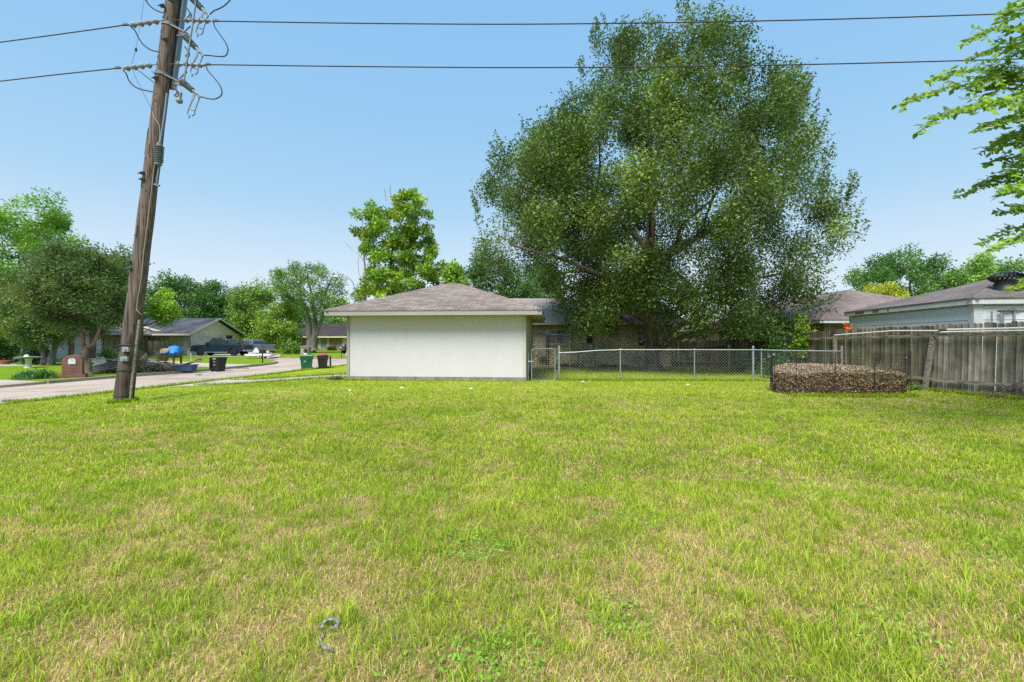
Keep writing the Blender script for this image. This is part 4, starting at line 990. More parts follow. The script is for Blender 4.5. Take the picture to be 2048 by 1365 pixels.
b = MB(); b.beam(ax(803)+Vector((.235,-.06,0)), ax(640)+Vector((.222,-.06,0)), .06, .05, (0,1,0)); b.build('cable_guard', m_rail, pl)
b = MB()
for py in (790, 740, 690): 
    b = MB(); c = ax(py); b.lathe(c+Vector((0,0,-.01)), c+Vector((0,0,.01)), [(0,.240),(1,.240)], 20); b.build('strap', m_iron, pl)

for px, py, w, h in ((252,699,.17,.13),(249,718,.18,.13)):
    b = MB(); c = P(px, py, PY-.235); b.box(c.x-w/2, c.x+w/2, c.y-.03, c.y+.03, c.z-h/2, c.z+h/2); b.lathe(c+Vector((0,-.03,0)), c+Vector((0.02,-.07,0)), [(0,.035),(1,.03)], 8); b.build('plate', m_galv, pl)
for px, py in ((259.5,525),(261,538),(285,347),(286,359),(345,3),(325,13),(331,80),(312,157)):
    b = MB(); c = P(px, py, PY-.2); b.box(c.x-.05, c.x+.05, c.y-.04, c.y+.03, c.z-.03, c.z+.04); b.tube([c+Vector((-.09,-.05,-.02)), c+Vector((.08,-.05,.03))], .014, 6); b.build('bracket', m_iron, pl)
def px_line(pts, y): return [P(a, c, y) for a, c in pts]
def smooth_pts(pts, n=5):
    out_ = []
    for i in range(len(pts)-1):
        p0 = pts[max(i-1,0)]; p1 = pts[i]; p2 = pts[i+1]; p3 = pts[min(i+2,len(pts)-1)]
        for k in range(n):
            t = k/n; out_.append(.5*((2*p1)+(p2-p0)*t+(2*p0-5*p1+4*p2-p3)*t*t+(3*p1-p0-3*p2+p3)*t**3))
    out_.append(pts[-1]); return out_
m_groundwire = M_plain('ground_wire', (.42,.34,.26), .6)
b = MB(); b.tube(smooth_pts([P(305,222,PY-.19),P(308,235,PY-.20),P(318,250,PY-.19),P(319,275,PY-.19),P(310,320,PY-.19),P(304,370,PY-.2),P(297,430,PY-.2),P(288,500,PY-.21),P(282,560,PY-.22),P(273,612,PY-.22),P(275,622,PY-.24),P(283,630,PY-.2)]), .009, 5); b.build('ground_wire', m_groundwire, pl, True)
# grey steel channel beside the shaft
b = MB(); a = P(342.5, 178, PY+.16); c = P(372, -60, PY+.16); d = (c-a).normalized(); sx = Vector((1,0,0)); sx = (sx - d*sx.dot(d)).normalized(); sy = d.cross(sx)
for off, w, dp in ((-.075,.035,.15),(.075,.035,.15)): b.obox((a+c)/2+sx*off, sx*w/2, sy*dp/2, d*(c-a).length/2)
b.obox((a+c)/2+sy*.055, sx*.056, sy*.015, d*(c-a).length/2); b.obox(a.lerp(c, .5)-sy*.02, sx*.0565, sy*.01, d*(c-a).length/2)
b.build('steel_arm', m_steelgrey, pl)
for py in (52, 151):
    b = MB(); c = ax(py); ddir = (ax(py-30)-ax(py)).normalized(); r_ = .232-.078*(815-py)/975
    b.lathe(c-ddir*.045, c+ddir*.045, [(0,r_+.012),(1,r_+.012)], 20); b.beam(c+Vector((.12,-.1,-.05)), c+Vector((.52,-.02,-.22)), .07, .03); b.beam(c+Vector((.18,.1,-.15)), c+Vector((.55,.05,-.24)), .10, .02, (0,1,0))
    b.build('band', m_galv_dull, pl)
def bell_string(p, q, n, r, name='insulator'):
    b = MB(); p, q = Vector(p), Vector(q); prof = [(0,.022)]
    for k in range(n):
        t0 = (k+.08)/n; t1 = (k+.92)/n; prof += [(t0,.03),(t0+.12/n,r*.72),(t0+.32/n,r),(t0+.42/n,r*.96),(t0+.5/n,.045),(t1,.035)]
    prof.append((1,.022)); b.lathe(p, q, prof, 14); return b.build(name, m_porc, pl, True)
YA = PY - .25
bell_string(P(368,40.6,YA), P(421,42.3,YA), 4, .072); bell_string(P(352,128.5,YA), P(409,131,YA), 4, .072)
bell_string(P(318,42.5,YA), P(259,51.5,YA), 4, .080); bell_string(P(304,130.5,YA), P(247,137.5,YA), 4, .080)
for p, q in (((346,41),(369,40.6)),((337,129),(353,128.4)),((332,41.5),(318,42.5)),((316,129.8),(303,130.6))): b = MB(); b.tube([P(*p,YA),P(*q,YA)], .011, 6); b.build('link_rod', m_rust, pl, True)
for px, py in ((431,42.8),(416,129.8),(251,50.5),(236,136.8)):
    b = MB(); c = P(px, py, YA); b.tube([P(px-6,py+.3,YA),P(px+6,py-.2,YA)], .024, 8)
    for k in (-4,-1,2): b.tube([P(px+k,py+2,YA),P(px+k+1,py-4,YA)], .010, 5)
    b.build('wire_clamp', m_rust, pl, True)
def jumper(pts, y=YA, r=.016, y2=None):
    n = len(pts); q = [P(a, c, y + ((y2 or y)-y)*i/(n-1)) for i, (a, c) in enumerate(pts)]; b = MB(); b.tube(smooth_pts(q), r, 6); b.build('jumper_cable', m_cable, pl, True)
jumper([(427,45),(430,55),(440,70),(450,84),(456,99),(453,110),(446,113.5),(432,113),(420,111.5),(408,111)])
jumper([(412,131),(416,142),(430,158),(441,174),(444,187),(438,195),(428,198.7),(415,197.5),(404,194.5),(397,194)])
jumper([(419,30),(428,22),(440,17),(452,9),(463,-4),(466,-20)])
jumper([(261,53),(270,62),(277,76),(287,90),(302,100.5),(322,105)], y2=PY)
jumper([(246,140),(253,149),(257,160),(266,171),(281,179),(308,184.6)], y2=PY)
jumper([(291,-10),(293,3),(303,15),(316,23),(334,27.8)], y2=PY)
b = MB(); b.tube(px_line([(292,-20),(272,100)],PY-.1), .005, 4); b.tube(smooth_pts(px_line([(272,100),(264,130),(270,152),(284,182),(305,222)],PY-.2)), .006, 4); b.tube(px_line([(269,135),(312,169)],PY-.1), .011, 5); b.tube(px_line([(303,142),(316,155)],PY-.1), .01, 5); c = P(272,100,PY-.1); b.tube([c-Vector((0,0,.04)),c+Vector((0,0,.04))], .03, 8); b.build('guy_strand', m_cable, pl, True)
# fused cutouts: ribbed barrel hanging to the right with an open hook frame
for (x0_,y0_),(x1_,y1_) in (((381,-6),(414,28)),((367,70),(403,108)),((360,161),(397,191))):
    ct = MB(); p, q = P(x0_,y0_,YA+.1), P(x1_,y1_,YA); prof = [(0,.035),(.08,.035),(.1,.05)]
    for k in range(8): t = .12+.075*k; prof += [(t,.045),(t+.012,.092-.002*k),(t+.03,.088-.002*k),(t+.04,.045)]
    prof += [(.75,.045),(.86,.03),(1,.018)]; ct.lathe(p, q, prof, 14); e = ct.build('cutout', m_porc_green, pl, True)
    hk = MB(); h = lambda dx, dy: P(x1_+dx, y1_+dy, YA)
    hk.tube([h(-3,-2), h(-9,-9)], .03, 6); hk.tube([h(-2,0), h(3,4), h(0,8)], .018, 6)
    hk.beam(h(-8,-3), h(-12,10), .06, .02, (0,1,0)); hk.tube([h(-12,10), h(-20,28)], .016, 6); hk.tube([h(2,6), h(-7,30)], .014, 6); hk.tube([h(-19,27), h(-7,31)], .018, 6)
    hk.tube([h(-20,28), h(-22,36), h(-17,42), h(-20,46)], .016, 5); hk.tube([h(-7,31), h(-8,38), h(-13,42)], .016, 5)
    hk.build('hook', m_galv_dull, e, True)
    br = MB(); br.beam(P(x0_-12,y0_+2,YA+.25), P(x0_+4,y0_+2,YA+.05), .05, .03); br.tube([P(x0_-4,y0_+0,YA+.1), P(x0_+8,y0_-12,YA+.1), P(x0_+14,y0_-17,YA+.1)], .02, 6); br.build('bracket', m_galv_dull, e)
b = MB(); b.tube([P(391,-30,YA-.05),P(391,10,YA-.05),P(386,45,YA-.05),P(368,162,YA-.05)], .021, 8); b.build('conduit', m_galv_dull, pl, True)
for px, py in ((376,31),(372,108),(350,187)):
    b = MB(); b.tube(smooth_pts(px_line([(px,py-12),(px+4,py-2),(px-1,py+5),(px+5,py+6),(px+7,py-1)],YA+.05)), .016, 5); b.beam(P(px-2,py-14,YA+.1), P(px+6,py-2,YA+.1), .05, .03); b.build('fitting', m_rust, pl, True)
b = MB(); b.lathe(P(362,185,YA), P(358,207,YA), [(0,.03),(.1,.045),(.2,.035),(.55,.04),(.62,.07),(.85,.085),(1,.05)], 14); b.build('post_insulator', m_porc, pl, True)
b = MB(); b.tube([P(334,187,PY-.1), P(331,215,PY-.1), P(320,287,PY-.1)], .026, 8); b.tube([P(318,330,PY-.1), P(313,368,PY-.1)], .022, 8); b.beam(P(309,369,PY-.1), P(319,372,PY-.1), .06, .05); b.build('riser', m_steelgrey, pl, True)
b = MB(); prof = [(0,.05),(.06,.07)]
for k in range(8): t = .14+.09*k; prof += [(t,.08),(t+.02,.115),(t+.05,.11),(t+.06,.08)]
prof += [(.93,.09),(1,.05)]; b.lathe(P(319.5,286,PY-.12), P(316.5,333,PY-.12), prof, 16); b.build('arrester', m_porc_green, pl, True)

# power lines
def line(pts, r, label):
    q = smooth_pts([Vector(p) for p in pts], 8); b = MB(); b.tube(q, r, 6, False); return tag(b.build('power_line', m_cable, None, True), label, 'power line', 'power lines running from the utility pole')
a = P(434,42.8,YA); line([a, P(760,47.5,12.5), P(1100,48.5,12.5), P(1560,41.5,12.4), P(2000,28.5,12.3), P(2500,8,12.2), (45,12,13.5)], .0155, 'upper power line running right from the pole across the big tree top')
a = P(420,129.8,YA); line([a, P(760,134,12.5), P(1100,135.5,12.5), P(1560,130.5,12.4), P(2048,118,12.3), P(2500,101,12.2), (45,12,12.2)], .0155, 'lower power line running right from the pole in front of the big tree')
a = P(246,51.2,YA); line([a, P(0,85,13.6), P(-500,150,15.8), (-60,24,13.0)], .0155, 'upper power line running left from the pole out of view')
a = P(232,137.2,YA); line([a, P(0,163,13.6), P(-500,225,15.8), (-60,24,11.6)], .0155, 'lower power line running left from the pole out of view')
line([P(1990,106,30), P(2200,108,29), P(2600,112,28)], .02, 'thin distant line seen through the overhanging branch above the lower line')
line([P(1980,136,30), P(2200,134,29), P(2600,130,28)], .016, 'thin distant line seen through the overhanging branch below the lower line')

# street lamp behind the garage
st = thing('street_lamp', 'tall grey street lamp with curved arm rising behind the garage roof', 'street lamp', (-15.9, 46, -.3))
b = MB(); b.tube([(-15.9,46,-.3),(-15.9,46,6.2)], [.10,.075], 10); b.build('pole', m_steelgrey, st, True)
b = MB(); b.tube(smooth_pts([Vector((-15.9,46,6.1)),Vector((-15.95,46,7.0)),Vector((-16.3,46,7.7)),Vector((-16.9,46,8.0)),Vector((-17.6,46,8.03))]), .05, 8); b.build('arm', m_steelgrey, st, True)
b = MB(); b.lathe((-17.5,46,8.02),(-18.3,46,7.97),[(0,.07),(.3,.15),(.8,.13),(1,.03)], 12); b.build('lamp_head', m_galv, st, True)

# ------------------------------------------------------------------ houses across the street
ZF = -.28
h1 = thing('old_brick_house', 'mottled red brick house with two white garage doors behind the crape myrtles', 'house', (-45.5, 48, ZF))
hy = lambda px: 45.5*F/(1024-px)
b = MB()
for a, c in ((30, hy(68)), (hy(141), hy(149)), (hy(208), hy(240)), (hy(284), hy(297))): b.box(-55, -45.5, a, c, ZF, 2.25)
for a, c in ((hy(68), hy(141)), (hy(149), hy(208))): b.box(-55, -45.75, a, c, ZF, 2.25)
b.box(-55, -48, hy(240), hy(284), ZF, 2.25); b.build('wall', m_brick_old, h1)
for a, c in ((hy(69), hy(140)), (hy(150), hy(207))):
    b = MB(); b.box(-45.74, -45.67, a+.08, c-.08, ZF, 2.0); d = b.build('garage_door', m_door_white, h1)
    b = MB(); b.box(-45.74, -45.60, a, a+.08, ZF, 2.0); b.box(-45.74, -45.60, c-.08, c, ZF, 2.0); b.box(-45.74, -45.60, a, c, 2.0, 2.24); b.build('door_frame', m_trim_beige, d)
b = MB(); b.box(-47.99, -47.9, 53.6, 54.7, ZF, 1.85); b.build('front_door', m_door_brown, h1)
gable_roof(h1, -56, -44.6, 29, 57.2, 2.40, 1.9, 'y', m_shingle_pink, m_trim_beige, .1)

h2 = thing('grey_roof_house', 'pale brick house with slate grey roof and beige gable beside the parked trucks', 'house', (-44, 60, ZF))
hx = -40.6
b = MB(); b.box(-54, hx, 57.6, 67.6, ZF, 2.45); b.build('wall', m_brick_pale, h2)
b = MB(); b.prism([(hx-.1,57.58,2.38),(hx-.1,67.62,2.38),(hx-.1,62.3,4.42)], (.13,0,0)); b.build('gable_panel', m_siding_beige, h2)
gable_roof(h2, -56, hx+.7, 56.3, 68.3, 2.42, 2.22, 'x', m_shingle_dark, m_trim_beige, .12)
b = MB(); b.box(hx, hx+.05, 57.9, 61.4, ZF, 2.1); b.build('whitewashed_panel', m_plain_w := M_brick('whitewash', (.66,.64,.58), (.58,.56,.50), (.60,.58,.52), .24, .085, .008), h2)
for y0_, y1_ in ((61.6,62.5),(62.75,63.6)):
    b = MB(); b.box(hx-.01, hx+.03, y0_-.08, y1_+.08, .7, 2.0); w = b.build('window', m_trim_beige, h2); b = MB(); b.box(hx+.03, hx+.045, y0_, y1_, .78, 1.92); b.build('pane', m_glass, w)
b = MB(); b.box(hx-.05, hx+.03, 64.6, 66.0, ZF, 2.3); b.build('porch_shade_panel', m_shade_knots, h2)  # flat dark panel on the wall paints the shade of a porch opening
b = MB(); b.box(hx, hx+.06, 63.75, 64.5, ZF, 3.1); b.box(hx, hx+.07, 66.0, 67.6, ZF, 2.6); b.build('pilaster', m_trim_beige, h2)
b = MB(); b.box(-47, -46.7, 62.1, 62.4, 4.4, 5.0); b.build('roof_pipe', m_galv, h2)
gable_roof(h2, -57, -43.2, 57.3, 62.3, 2.48, 2.0, 'y', m_shingle_dark, m_trim_beige, .12, 'wing_roof')
b = MB(); b.box(-56.4, -45.6, 57.55, 57.59, ZF, 2.4); b.prism([(-56.4,57.5,2.38),(-43.7,57.5,2.38),(-50,57.5,4.2)], (0,.05,0)); b.build('wing_wall', m_siding_beige, h2)
ff = thing('board_fence', 'short grey board fence between the brick house and the grey roofed house', 'fence', (-46, 55, ZF))
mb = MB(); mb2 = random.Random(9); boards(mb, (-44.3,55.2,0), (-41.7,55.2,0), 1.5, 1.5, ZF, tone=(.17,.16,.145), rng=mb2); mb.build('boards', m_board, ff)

h3 = thing('brown_roof_house', 'low brick house with dark brown roof and yellow trimmed windows down the street', 'house', (-30, 86, ZF))
b = MB(); b.box(-42, -18, 86, 96, ZF, 2.35); b.build('wall', m_brick_old, h3)
b = MB(); b.prism([(-44,85,2.35),(-16,85,2.35),(-16,91,5.0),(-38,91,5.0)], (0,.02,0)) if False else hip_planes(b, -44.5, 84.8, -12, 97, 2.38, .43); rr3 = b.build('roof', m_shingle_black, h3)
b = MB(); b.box(-44.5, -12, 84.78, 84.84, 2.12, 2.38); b.box(-12.04, -12, 84.84, 97, 2.12, 2.38); b.build('fascia', M_plain('cream_trim', (.58,.50,.33), .6, 0, .08), rr3)
for px0, px1 in ((617,624),(642,654)):
    x0_, x1_ = (px0-1024)/F*86, (px1-1024)/F*86
    b = MB(); b.box(x0_-.5, x0_, 85.93, 85.99, -.05, 2.1); b.box(x1_, x1_+.5, 85.93, 85.99, -.05, 2.1); b.box(x0_, x1_, 85.93, 85.99, -.1, .05); w = b.build('window', bpy.data.materials['cream_trim'], h3)
    b = MB(); b.box(x0_, x1_, 85.96, 85.99, .05, 2.1); b.build('pane', m_glass_blue, w)
b = MB(); x0_, x1_ = (582-1024)/F*86, (597-1024)/F*86; b.box(x0_, x1_, 85.9, 85.98, ZF, 2.1); b.build('entry', m_door_brown, h3)
x0_, x1_ = (685-1024)/F*86, (712-1024)/F*86; b = MB(); b.box(x0_, x1_, 85.9, 85.98, ZF, 2.05); b.build('garage_door', m_trim_beige, h3)
x0_, x1_ = (571-1024)/F*86, (581-1024)/F*86; b = MB(); b.box(x0_, x1_, 85.6, 85.98, ZF, 2.1); b.build('pillar', m_brick_pale, h3)
for px0, px1, y in ((598,612,85.2),(656,672,85.3)):
    x0_, x1_ = (px0-1024)/F*y, (px1-1024)/F*y
    n = 500; P0 = np.c_[RNG.uniform(x0_, x1_, n), RNG.uniform(y-.7, y+.3, n), RNG.uniform(ZF, .45, n)]
    o = cloud_mesh('clipped_shrub', P0, .25, .15, np.array([(.08,.11,.03)])*RNG.uniform(.6,1.4,(n,1)), m_leaf)
    tag(o, 'clipped shrub under the %s window of the dark brown roofed house' % ('left' if px0 < 620 else 'right'), 'shrub', 'clipped shrubs before the far house')

# ------------------------------------------------------------------ vehicles
def carpaint(name, c, metal=.3):
    m, N, L, b = newmat(name); b.inputs['Base Color'].default_value = rgb(c); b.inputs['Roughness'].default_value = .28; b.inputs['Metallic'].default_value = metal
    b.inputs['Coat Weight'].default_value = .6; b.inputs['Coat Roughness'].default_value = .08; return m
def wheel(parent, x, y, r, m_rim, side):
    b = MB(); w = .26; s = 1 if side > 0 else -1
    b.lathe((x, y-w/2, r), (x, y+w/2, r), [(0,r*.72),(.02,r*.93),(.15,r),(.85,r),(.98,r*.93),(1,r*.72)], 24); t = b.build('wheel', m_rubber, parent, True)
    b = MB(); b.lathe((x, y+s*.10, r), (x, y+s*(w/2+.005), r), [(0,r*.7),(.9,r*.70),(1,r*.62)], 20); b.lathe((x, y+s*(w/2), r), (x, y+s*(w/2+.03), r), [(0,r*.2),(1,r*.16)], 10)
    for k in range(8):
        a = k*math.pi/4; b.beam((x, y+s*(w/2+.012), r), (x+math.cos(a)*r*.64, y+s*(w/2+.012), r+math.sin(a)*r*.64), .05, .02, (0,1,0))
    b.build('rim', m_rim, t, True)
def pickup(name, label, paint, L=6.2, Wd=1.98, H=1.98, wf=-2.05, wr=1.95, wr_=.43, lift=.0, m_rim=None):
    t = thing(name, label, 'pickup truck', (0,0,0), 0, 'pickup trucks parked on the driveway', True); fx, rx = -L/2, L/2; hw = Wd/2
    def arch(cx): return [(cx + (wr_+.09)*math.cos(R(a)), .48 + (wr_+.07)*math.sin(R(a))) for a in range(0, 181, 20)]
    bott = .48
    prof = [(fx, bott+.05), (fx-.02, .95), (fx+.04, 1.18), (fx+.20, 1.27), (fx+1.4, 1.34), (-1.35, 1.37), (1.2, 1.37), (rx-.06, 1.34), (rx, 1.28), (rx, bott+.12)] + [(x, z) for x, z in arch(wr)] + [(x, z) for x, z in arch(wf)]
    b = MB(); b.prism([(x, -hw, z) for x, z in prof], (0, Wd, 0)); bd = b.build('body', paint, t, False, .045)
    # cab as a tapered loft
    lo = [(-1.45,1.35),(1.28,1.35)]; b = MB()
    cp = [(-1.50,1.36),(-.78,H-.08),(-.55,H),(.95,H),(1.14,H-.07),(1.26,1.36)]; wz = lambda z: hw-.04 - (z-1.36)*.22
    n = len(cp); vs = [(x, -wz(z), z) for x, z in cp] + [(x, wz(z), z) for x, z in cp]
    b.add(vs, [tuple(range(n)), tuple(range(n, 2*n))[::-1]] + [(i, n+i, n+(i+1)%n, (i+1)%n) for i in range(n)]); cb = b.build('cab', paint, t, False, .03)
    for s in (-1, 1):
        yy = lambda z, o=.012: s*(wz(z)+o)
        for pts in ([(-1.22,1.42),(-.74,H-.14),(-.22,H-.12),(-.22,1.42)], [(-.12,1.42),(-.12,H-.12),(.56,H-.12),(.62,1.42)], [(.70,1.45),(.68,H-.14),(.92,H-.16),(1.06,1.45)]):
            b = MB(); b.add([(x, yy(z), z) for x, z in pts], [(0,1,2,3)]); b.build('side_window', m_glass, cb)
        b = MB(); b.box(-1.22, -1.02, s*(hw+.02) if s > 0 else s*(hw+.26), s*(hw+.26) if s > 0 else s*(hw+.02), 1.36, 1.60); b.build('mirror', m_black, t)
        b = MB(); b.box(fx-.025, fx+.22, s*hw*.93-.16*(s > 0)-.001, s*hw*.93+.16*(s < 0)+.001, .98, 1.16); b.build('headlight', M_glass('headlight_lens', (.5,.5,.5)), t)
        b = MB(); b.box(rx-.06, rx+.02, s*hw-.17*(s>0)-.002+.01*s, s*hw+.17*(s<0)+.002+.01*s, .92, 1.24); b.build('tail_light', carpaint('tail_red', (.32,.01,.012), 0), t)
        wheel(t, wf, s*(hw-.14), wr_, m_rim or m_black, s); wheel(t, wr, s*(hw-.14), wr_, m_rim or m_black, s)
        b = MB(); b.beam((wf+.6, s*(hw-.03), .44), (wr-.6, s*(hw-.03), .44), .14, .06); b.build('running_board', m_galv if m_rim is None else m_black, t)
        for dx in (-.2, .62): b = MB(); b.box(dx, dx+.16, s*(hw+.004)-.012, s*(hw+.004)+.012, 1.18, 1.21); b.build('door_handle', m_black, t)
    b = MB(); b.add([(-1.44,-wz(1.42)+.08,1.44),(-1.44,wz(1.42)-.08,1.44),(-.83,wz(H)-.1,H-.12),(-.83,-wz(H)+.1,H-.12)], [(0,1,2,3)]); 
    for i in range(4): x, y, z = b.v[i]; b.v[i] = (x-.03, y, z+.015)
    b.build('windshield', m_glass, cb)
    b = MB(); b.add([(1.265,-wz(1.44)+.08,1.44),(1.265,wz(1.44)-.08,1.44),(1.17,wz(H)-.12,H-.14),(1.17,-wz(H)+.12,H-.14)], [(0,3,2,1)])
    for i in range(4): x, y, z = b.v[i]; b.v[i] = (x+.02, y, z)
    b.build('rear_window', m_glass, cb)
    b = MB(); b.box(1.34, rx-.10, -hw+.10, hw-.10, 1.372, 1.39); b.build('bed_cover', m_black, t)
    b = MB(); b.box(fx-.05, fx, -hw*.62, hw*.62, .82, 1.12); b.build('grille', m_iron, t)
    b = MB(); b.box(fx-.10, fx+.02, -hw*.97, hw*.97, .52, .72); b.build('front_bumper', m_black, t); b = MB(); b.box(rx, rx+.12, -hw*.95, hw*.95, .56, .74); b.build('rear_bumper', m_galv, t)
    return t
tr = pickup('pickup_truck', 'dark navy crew cab pickup truck parked broadside on the driveway', carpaint('navy_paint', (.018,.035,.06)), L=6.5, H=2.02, wf=-2.15, wr=2.05, wr_=.45)
tr.location = (-35.0, 55.0, -.27); tr.rotation_euler = (0,0,R(-4))
tr2 = pickup('pickup_truck', 'silver grey pickup truck with red tail light parked behind the navy truck', carpaint('silver_paint', (.22,.26,.31), .6), L=5.9, H=1.95, wf=-1.9, wr=1.85, wr_=.41)
tr2.location = (-33.9, 59.4, -.27); tr2.rotation_euler = (0,0,R(-22))
# a dark car half hidden by the garage
def suv():
    t = thing('dark_car', 'dark parked car showing only its corner and mirror past the garage edge', 'car', (0,0,0), 0, None, True); hw = .93
    prof = [(-2.3,.45),(-2.32,.85),(-2.15,1.02),(-1.15,1.12),(-.45,1.68),(1.5,1.72),(2.2,1.15),(2.3,.8),(2.3,.45),(1.95,.40),(1.8,.75),(1.4,.85),(1.0,.75),(.85,.38),(-.95,.38),(-1.1,.75),(-1.5,.85),(-1.9,.75),(-2.0,.42)]
    b = MB(); b.prism([(x,-hw,z) for x, z in prof], (0,2*hw,0)); b.build('body', carpaint('black_paint', (.012,.013,.015)), t, False, .08)
    for s in (-1, 1):
        b = MB(); b.add([(x, s*(hw+.006), z) for x, z in ((-1.0,1.14),(-.42,1.6),(1.45,1.63),(1.85,1.16))], [(0,1,2,3)]); b.build('side_window', m_glass, t)
        b = MB(); b.box(-1.0, -.8, s*(hw+.12)-.1, s*(hw+.12)+.1, 1.12, 1.30); b.build('mirror', m_black, t)
        b = MB(); b.box(-2.34, -2.1, s*.72-.14, s*.72+.14, .78, .93); b.build('headlight', M_glass('lens', (.7,.7,.7)), t)
        wheel(t, -1.5, s*.82, .35, m_galv, s); wheel(t, 1.4, s*.82, .35, m_galv, s)
    b = MB(); b.add([(-1.13,-.78,1.14),(-1.13,.78,1.14),(-.5,.7,1.66),(-.5,-.7,1.66)], [(0,1,2,3)]); b.rot(0, Matrix.Translation((-.02,0,.02))); b.build('windshield', m_glass, t); return t
cr_ = suv(); cr_.location = (-22.5, 65.5, -.27); cr_.rotation_euler = (0,0,R(72))

# boat on trailer
bt = thing('boat', 'small white speedboat with teal stripe resting on a trailer by the navy truck', 'boat', (-25.9, 46.6, -.28), R(4), None, True); bt.scale = (.52,.52,.62)
def hull(mb, L, Wd, z0, z1, bow=-1):
    n = 10; vs = []; 
    for i in range(n+1):
        t = i/n; x = -L/2 + L*t; w = Wd/2*min(1, (t*2.4)**.55) if t > 0 else .02; k = z0 + (z1-z0)*.45*(1-t)**2
        vs += [(x,0,k),(x,-w*.75,k+.12),(x,-w,z1),(x,w,z1),(x,w*.75,k+.12)]
    fs = []
    for i in range(n):
        for k in range(5): a = i*5+k; b_ = i*5+(k+1)%5; fs.append((a, b_, b_+5, a+5))
    fs += [tuple(range(5))[::-1], tuple(n*5+k for k in range(5))]; mb.add(vs, fs)
b = MB(); hull(b, 4.0, 1.8, .42, 1.0); b.build('hull', m_white_paint, bt, True)
b = MB(); b.box(-1.4, 1.98, -.93, -.905, .80, .88); b.box(-1.4, 1.98, .905, .93, .80, .88); b.build('stripe', M_plain('teal', (.08,.22,.22), .4), bt)
b = MB(); b.prism([(-1.0,-.75,1.0),(-.7,-.75,1.28),(1.4,-.75,1.22),(1.95,-.75,1.02)], (0,1.5,0)); b.build('deck', m_white_paint, bt, False, .06)
b = MB(); b.lathe((-.55,0,1.25),(-.55,0,1.75),[(0,.36),(.4,.38),(.8,.26),(1,.08)], 14); b.build('console_cover', m_white_paint, bt, True)
b = MB(); b.box(1.85, 2.05, -.2, .2, .75, 1.45); b.build('motor', carpaint('motor_red', (.35,.08,.05), 0), bt, False, .04)
tl = thing('boat_trailer', 'low white boat trailer with rusty frame under the speedboat', 'trailer', (-25.8, 46.5, -.28), R(4), None, True); tl.scale = (.42,.5,.62)
b = MB(); b.prism([(-3.3,-.5,.40),(-2.6,-1.1,.38),(2.9,-1.15,.38),(3.35,-.9,.42),(3.35,.9,.42),(2.9,1.15,.38),(-2.6,1.1,.38),(-3.3,.5,.40)], (0,0,.34)); b.rot(0, Matrix.Translation((0,0,-.02))); b.build('platform', m_white_pipe, tl, False, .05)
b = MB(); b.beam((-3.9,0,.32),(2.8,0,.32),.08,.08); b.beam((-2,-.9,.30),(2.6,-.9,.30),.06,.08); b.beam((-2,.9,.30),(2.6,.9,.30),.06,.08); b.tube([(.8,-1.0,.28),(.8,1.0,.28)], .04, 8); b.build('frame', m_rust, tl)
for s in (-1, 1): wheel(tl, .8, s*1.02, .28, m_galv, s)

# ------------------------------------------------------------------ bins
def text(parent, s, loc, size, mat, rot=(R(90),0,0), name='lettering'):
    cu = bpy.data.curves.new(name, 'FONT'); cu.body = s; cu.size = size; cu.extrude = .002; cu.align_x = 'CENTER'; cu.align_y = 'CENTER'
    o = bpy.data.objects.new(name, cu); col.objects.link(o); cu.materials.append(mat); me = bpy.data.meshes.new_from_object(o); o2 = bpy.data.objects.new(name, me); col.objects.link(o2); o2.parent = parent; o2.location = loc; o2.rotation_euler = rot; bpy.data.objects.remove(o); return o2
def wheelie_bin(name, label, m_body, m_lid, lid='closed', H=.98, W=.62, D=.66):
    t = thing(name, label, 'wheelie bin', (0,0,0), 0, 'wheelie bins at the kerb', True)
    def frus(mb, z0, z1, w0, w1, d0, d1):
        mb.add([(-w0,-d0,z0),(w0,-d0,z0),(w0,d0,z0),(-w0,d0,z0),(-w1,-d1,z1),(w1,-d1,z1),(w1,d1,z1),(-w1,d1,z1)], [(0,3,2,1),(0,1,5,4),(1,2,6,5),(2,3,7,6),(3,0,4,7),(4,5,6,7)])
    b = MB(); frus(b, .03, H*.72, W*.37, W*.46, D*.36, D*.45); frus(b, H*.72, H*.93, W*.49, W*.51, D*.48, D*.50); frus(b, H*.93, H*.96, W*.545, W*.545, D*.53, D*.53)
    bd = b.build('body', m_body, t, False, .02)
    b = MB(); 
    if lid == 'closed':
        b.add([(-W*.56,-D*.56,H*.962),(W*.56,-D*.56,H*.962),(W*.56,D*.58,H*.962),(-W*.56,D*.58,H*.962),(-W*.40,-D*.42,H*1.03),(W*.40,-D*.42,H*1.03),(W*.44,D*.45,H*1.05),(-W*.44,D*.45,H*1.05)], [(0,3,2,1),(4,5,6,7),(0,1,5,4),(1,2,6,5),(2,3,7,6),(3,0,4,7)])
    else:      # lid swung fully open, hanging down the hinge side
        b.box(-W*.5, W*.5, D*.60, D*.72, H*.18, H*.93); b.box(-W*.42, W*.42, D*.72, D*.76, H*.24, H*.86)
    b.build('lid', m_lid, t, False, .02)
    b = MB(); b.tube([(-W*.4,D*.58,H*.90),(W*.4,D*.58,H*.90)], .018, 8); b.build('handle', m_lid, t)
    for s in (-1, 1): b = MB(); b.lathe((s*W*.36,D*.42,.12),(s*W*.46,D*.42,.12),[(0,.12),(.2,.125),(.8,.125),(1,.11)], 16); b.build('wheel', m_rubber, t, True)
    return t
m_bin_black = M_plain('bin_black', (.022,.022,.024), .5, 0, .2, 3); m_bin_green = M_plain('bin_green', (.012,.11,.045), .45, 0, .15, 2); m_bin_gl = M_plain('bin_green_lid', (.10,.26,.10), .5, 0, .12, 2)
m_mark = M_plain('white_mark', (.75,.76,.74), .6, 0, .03)
p = G(438, 743.4, -.40)
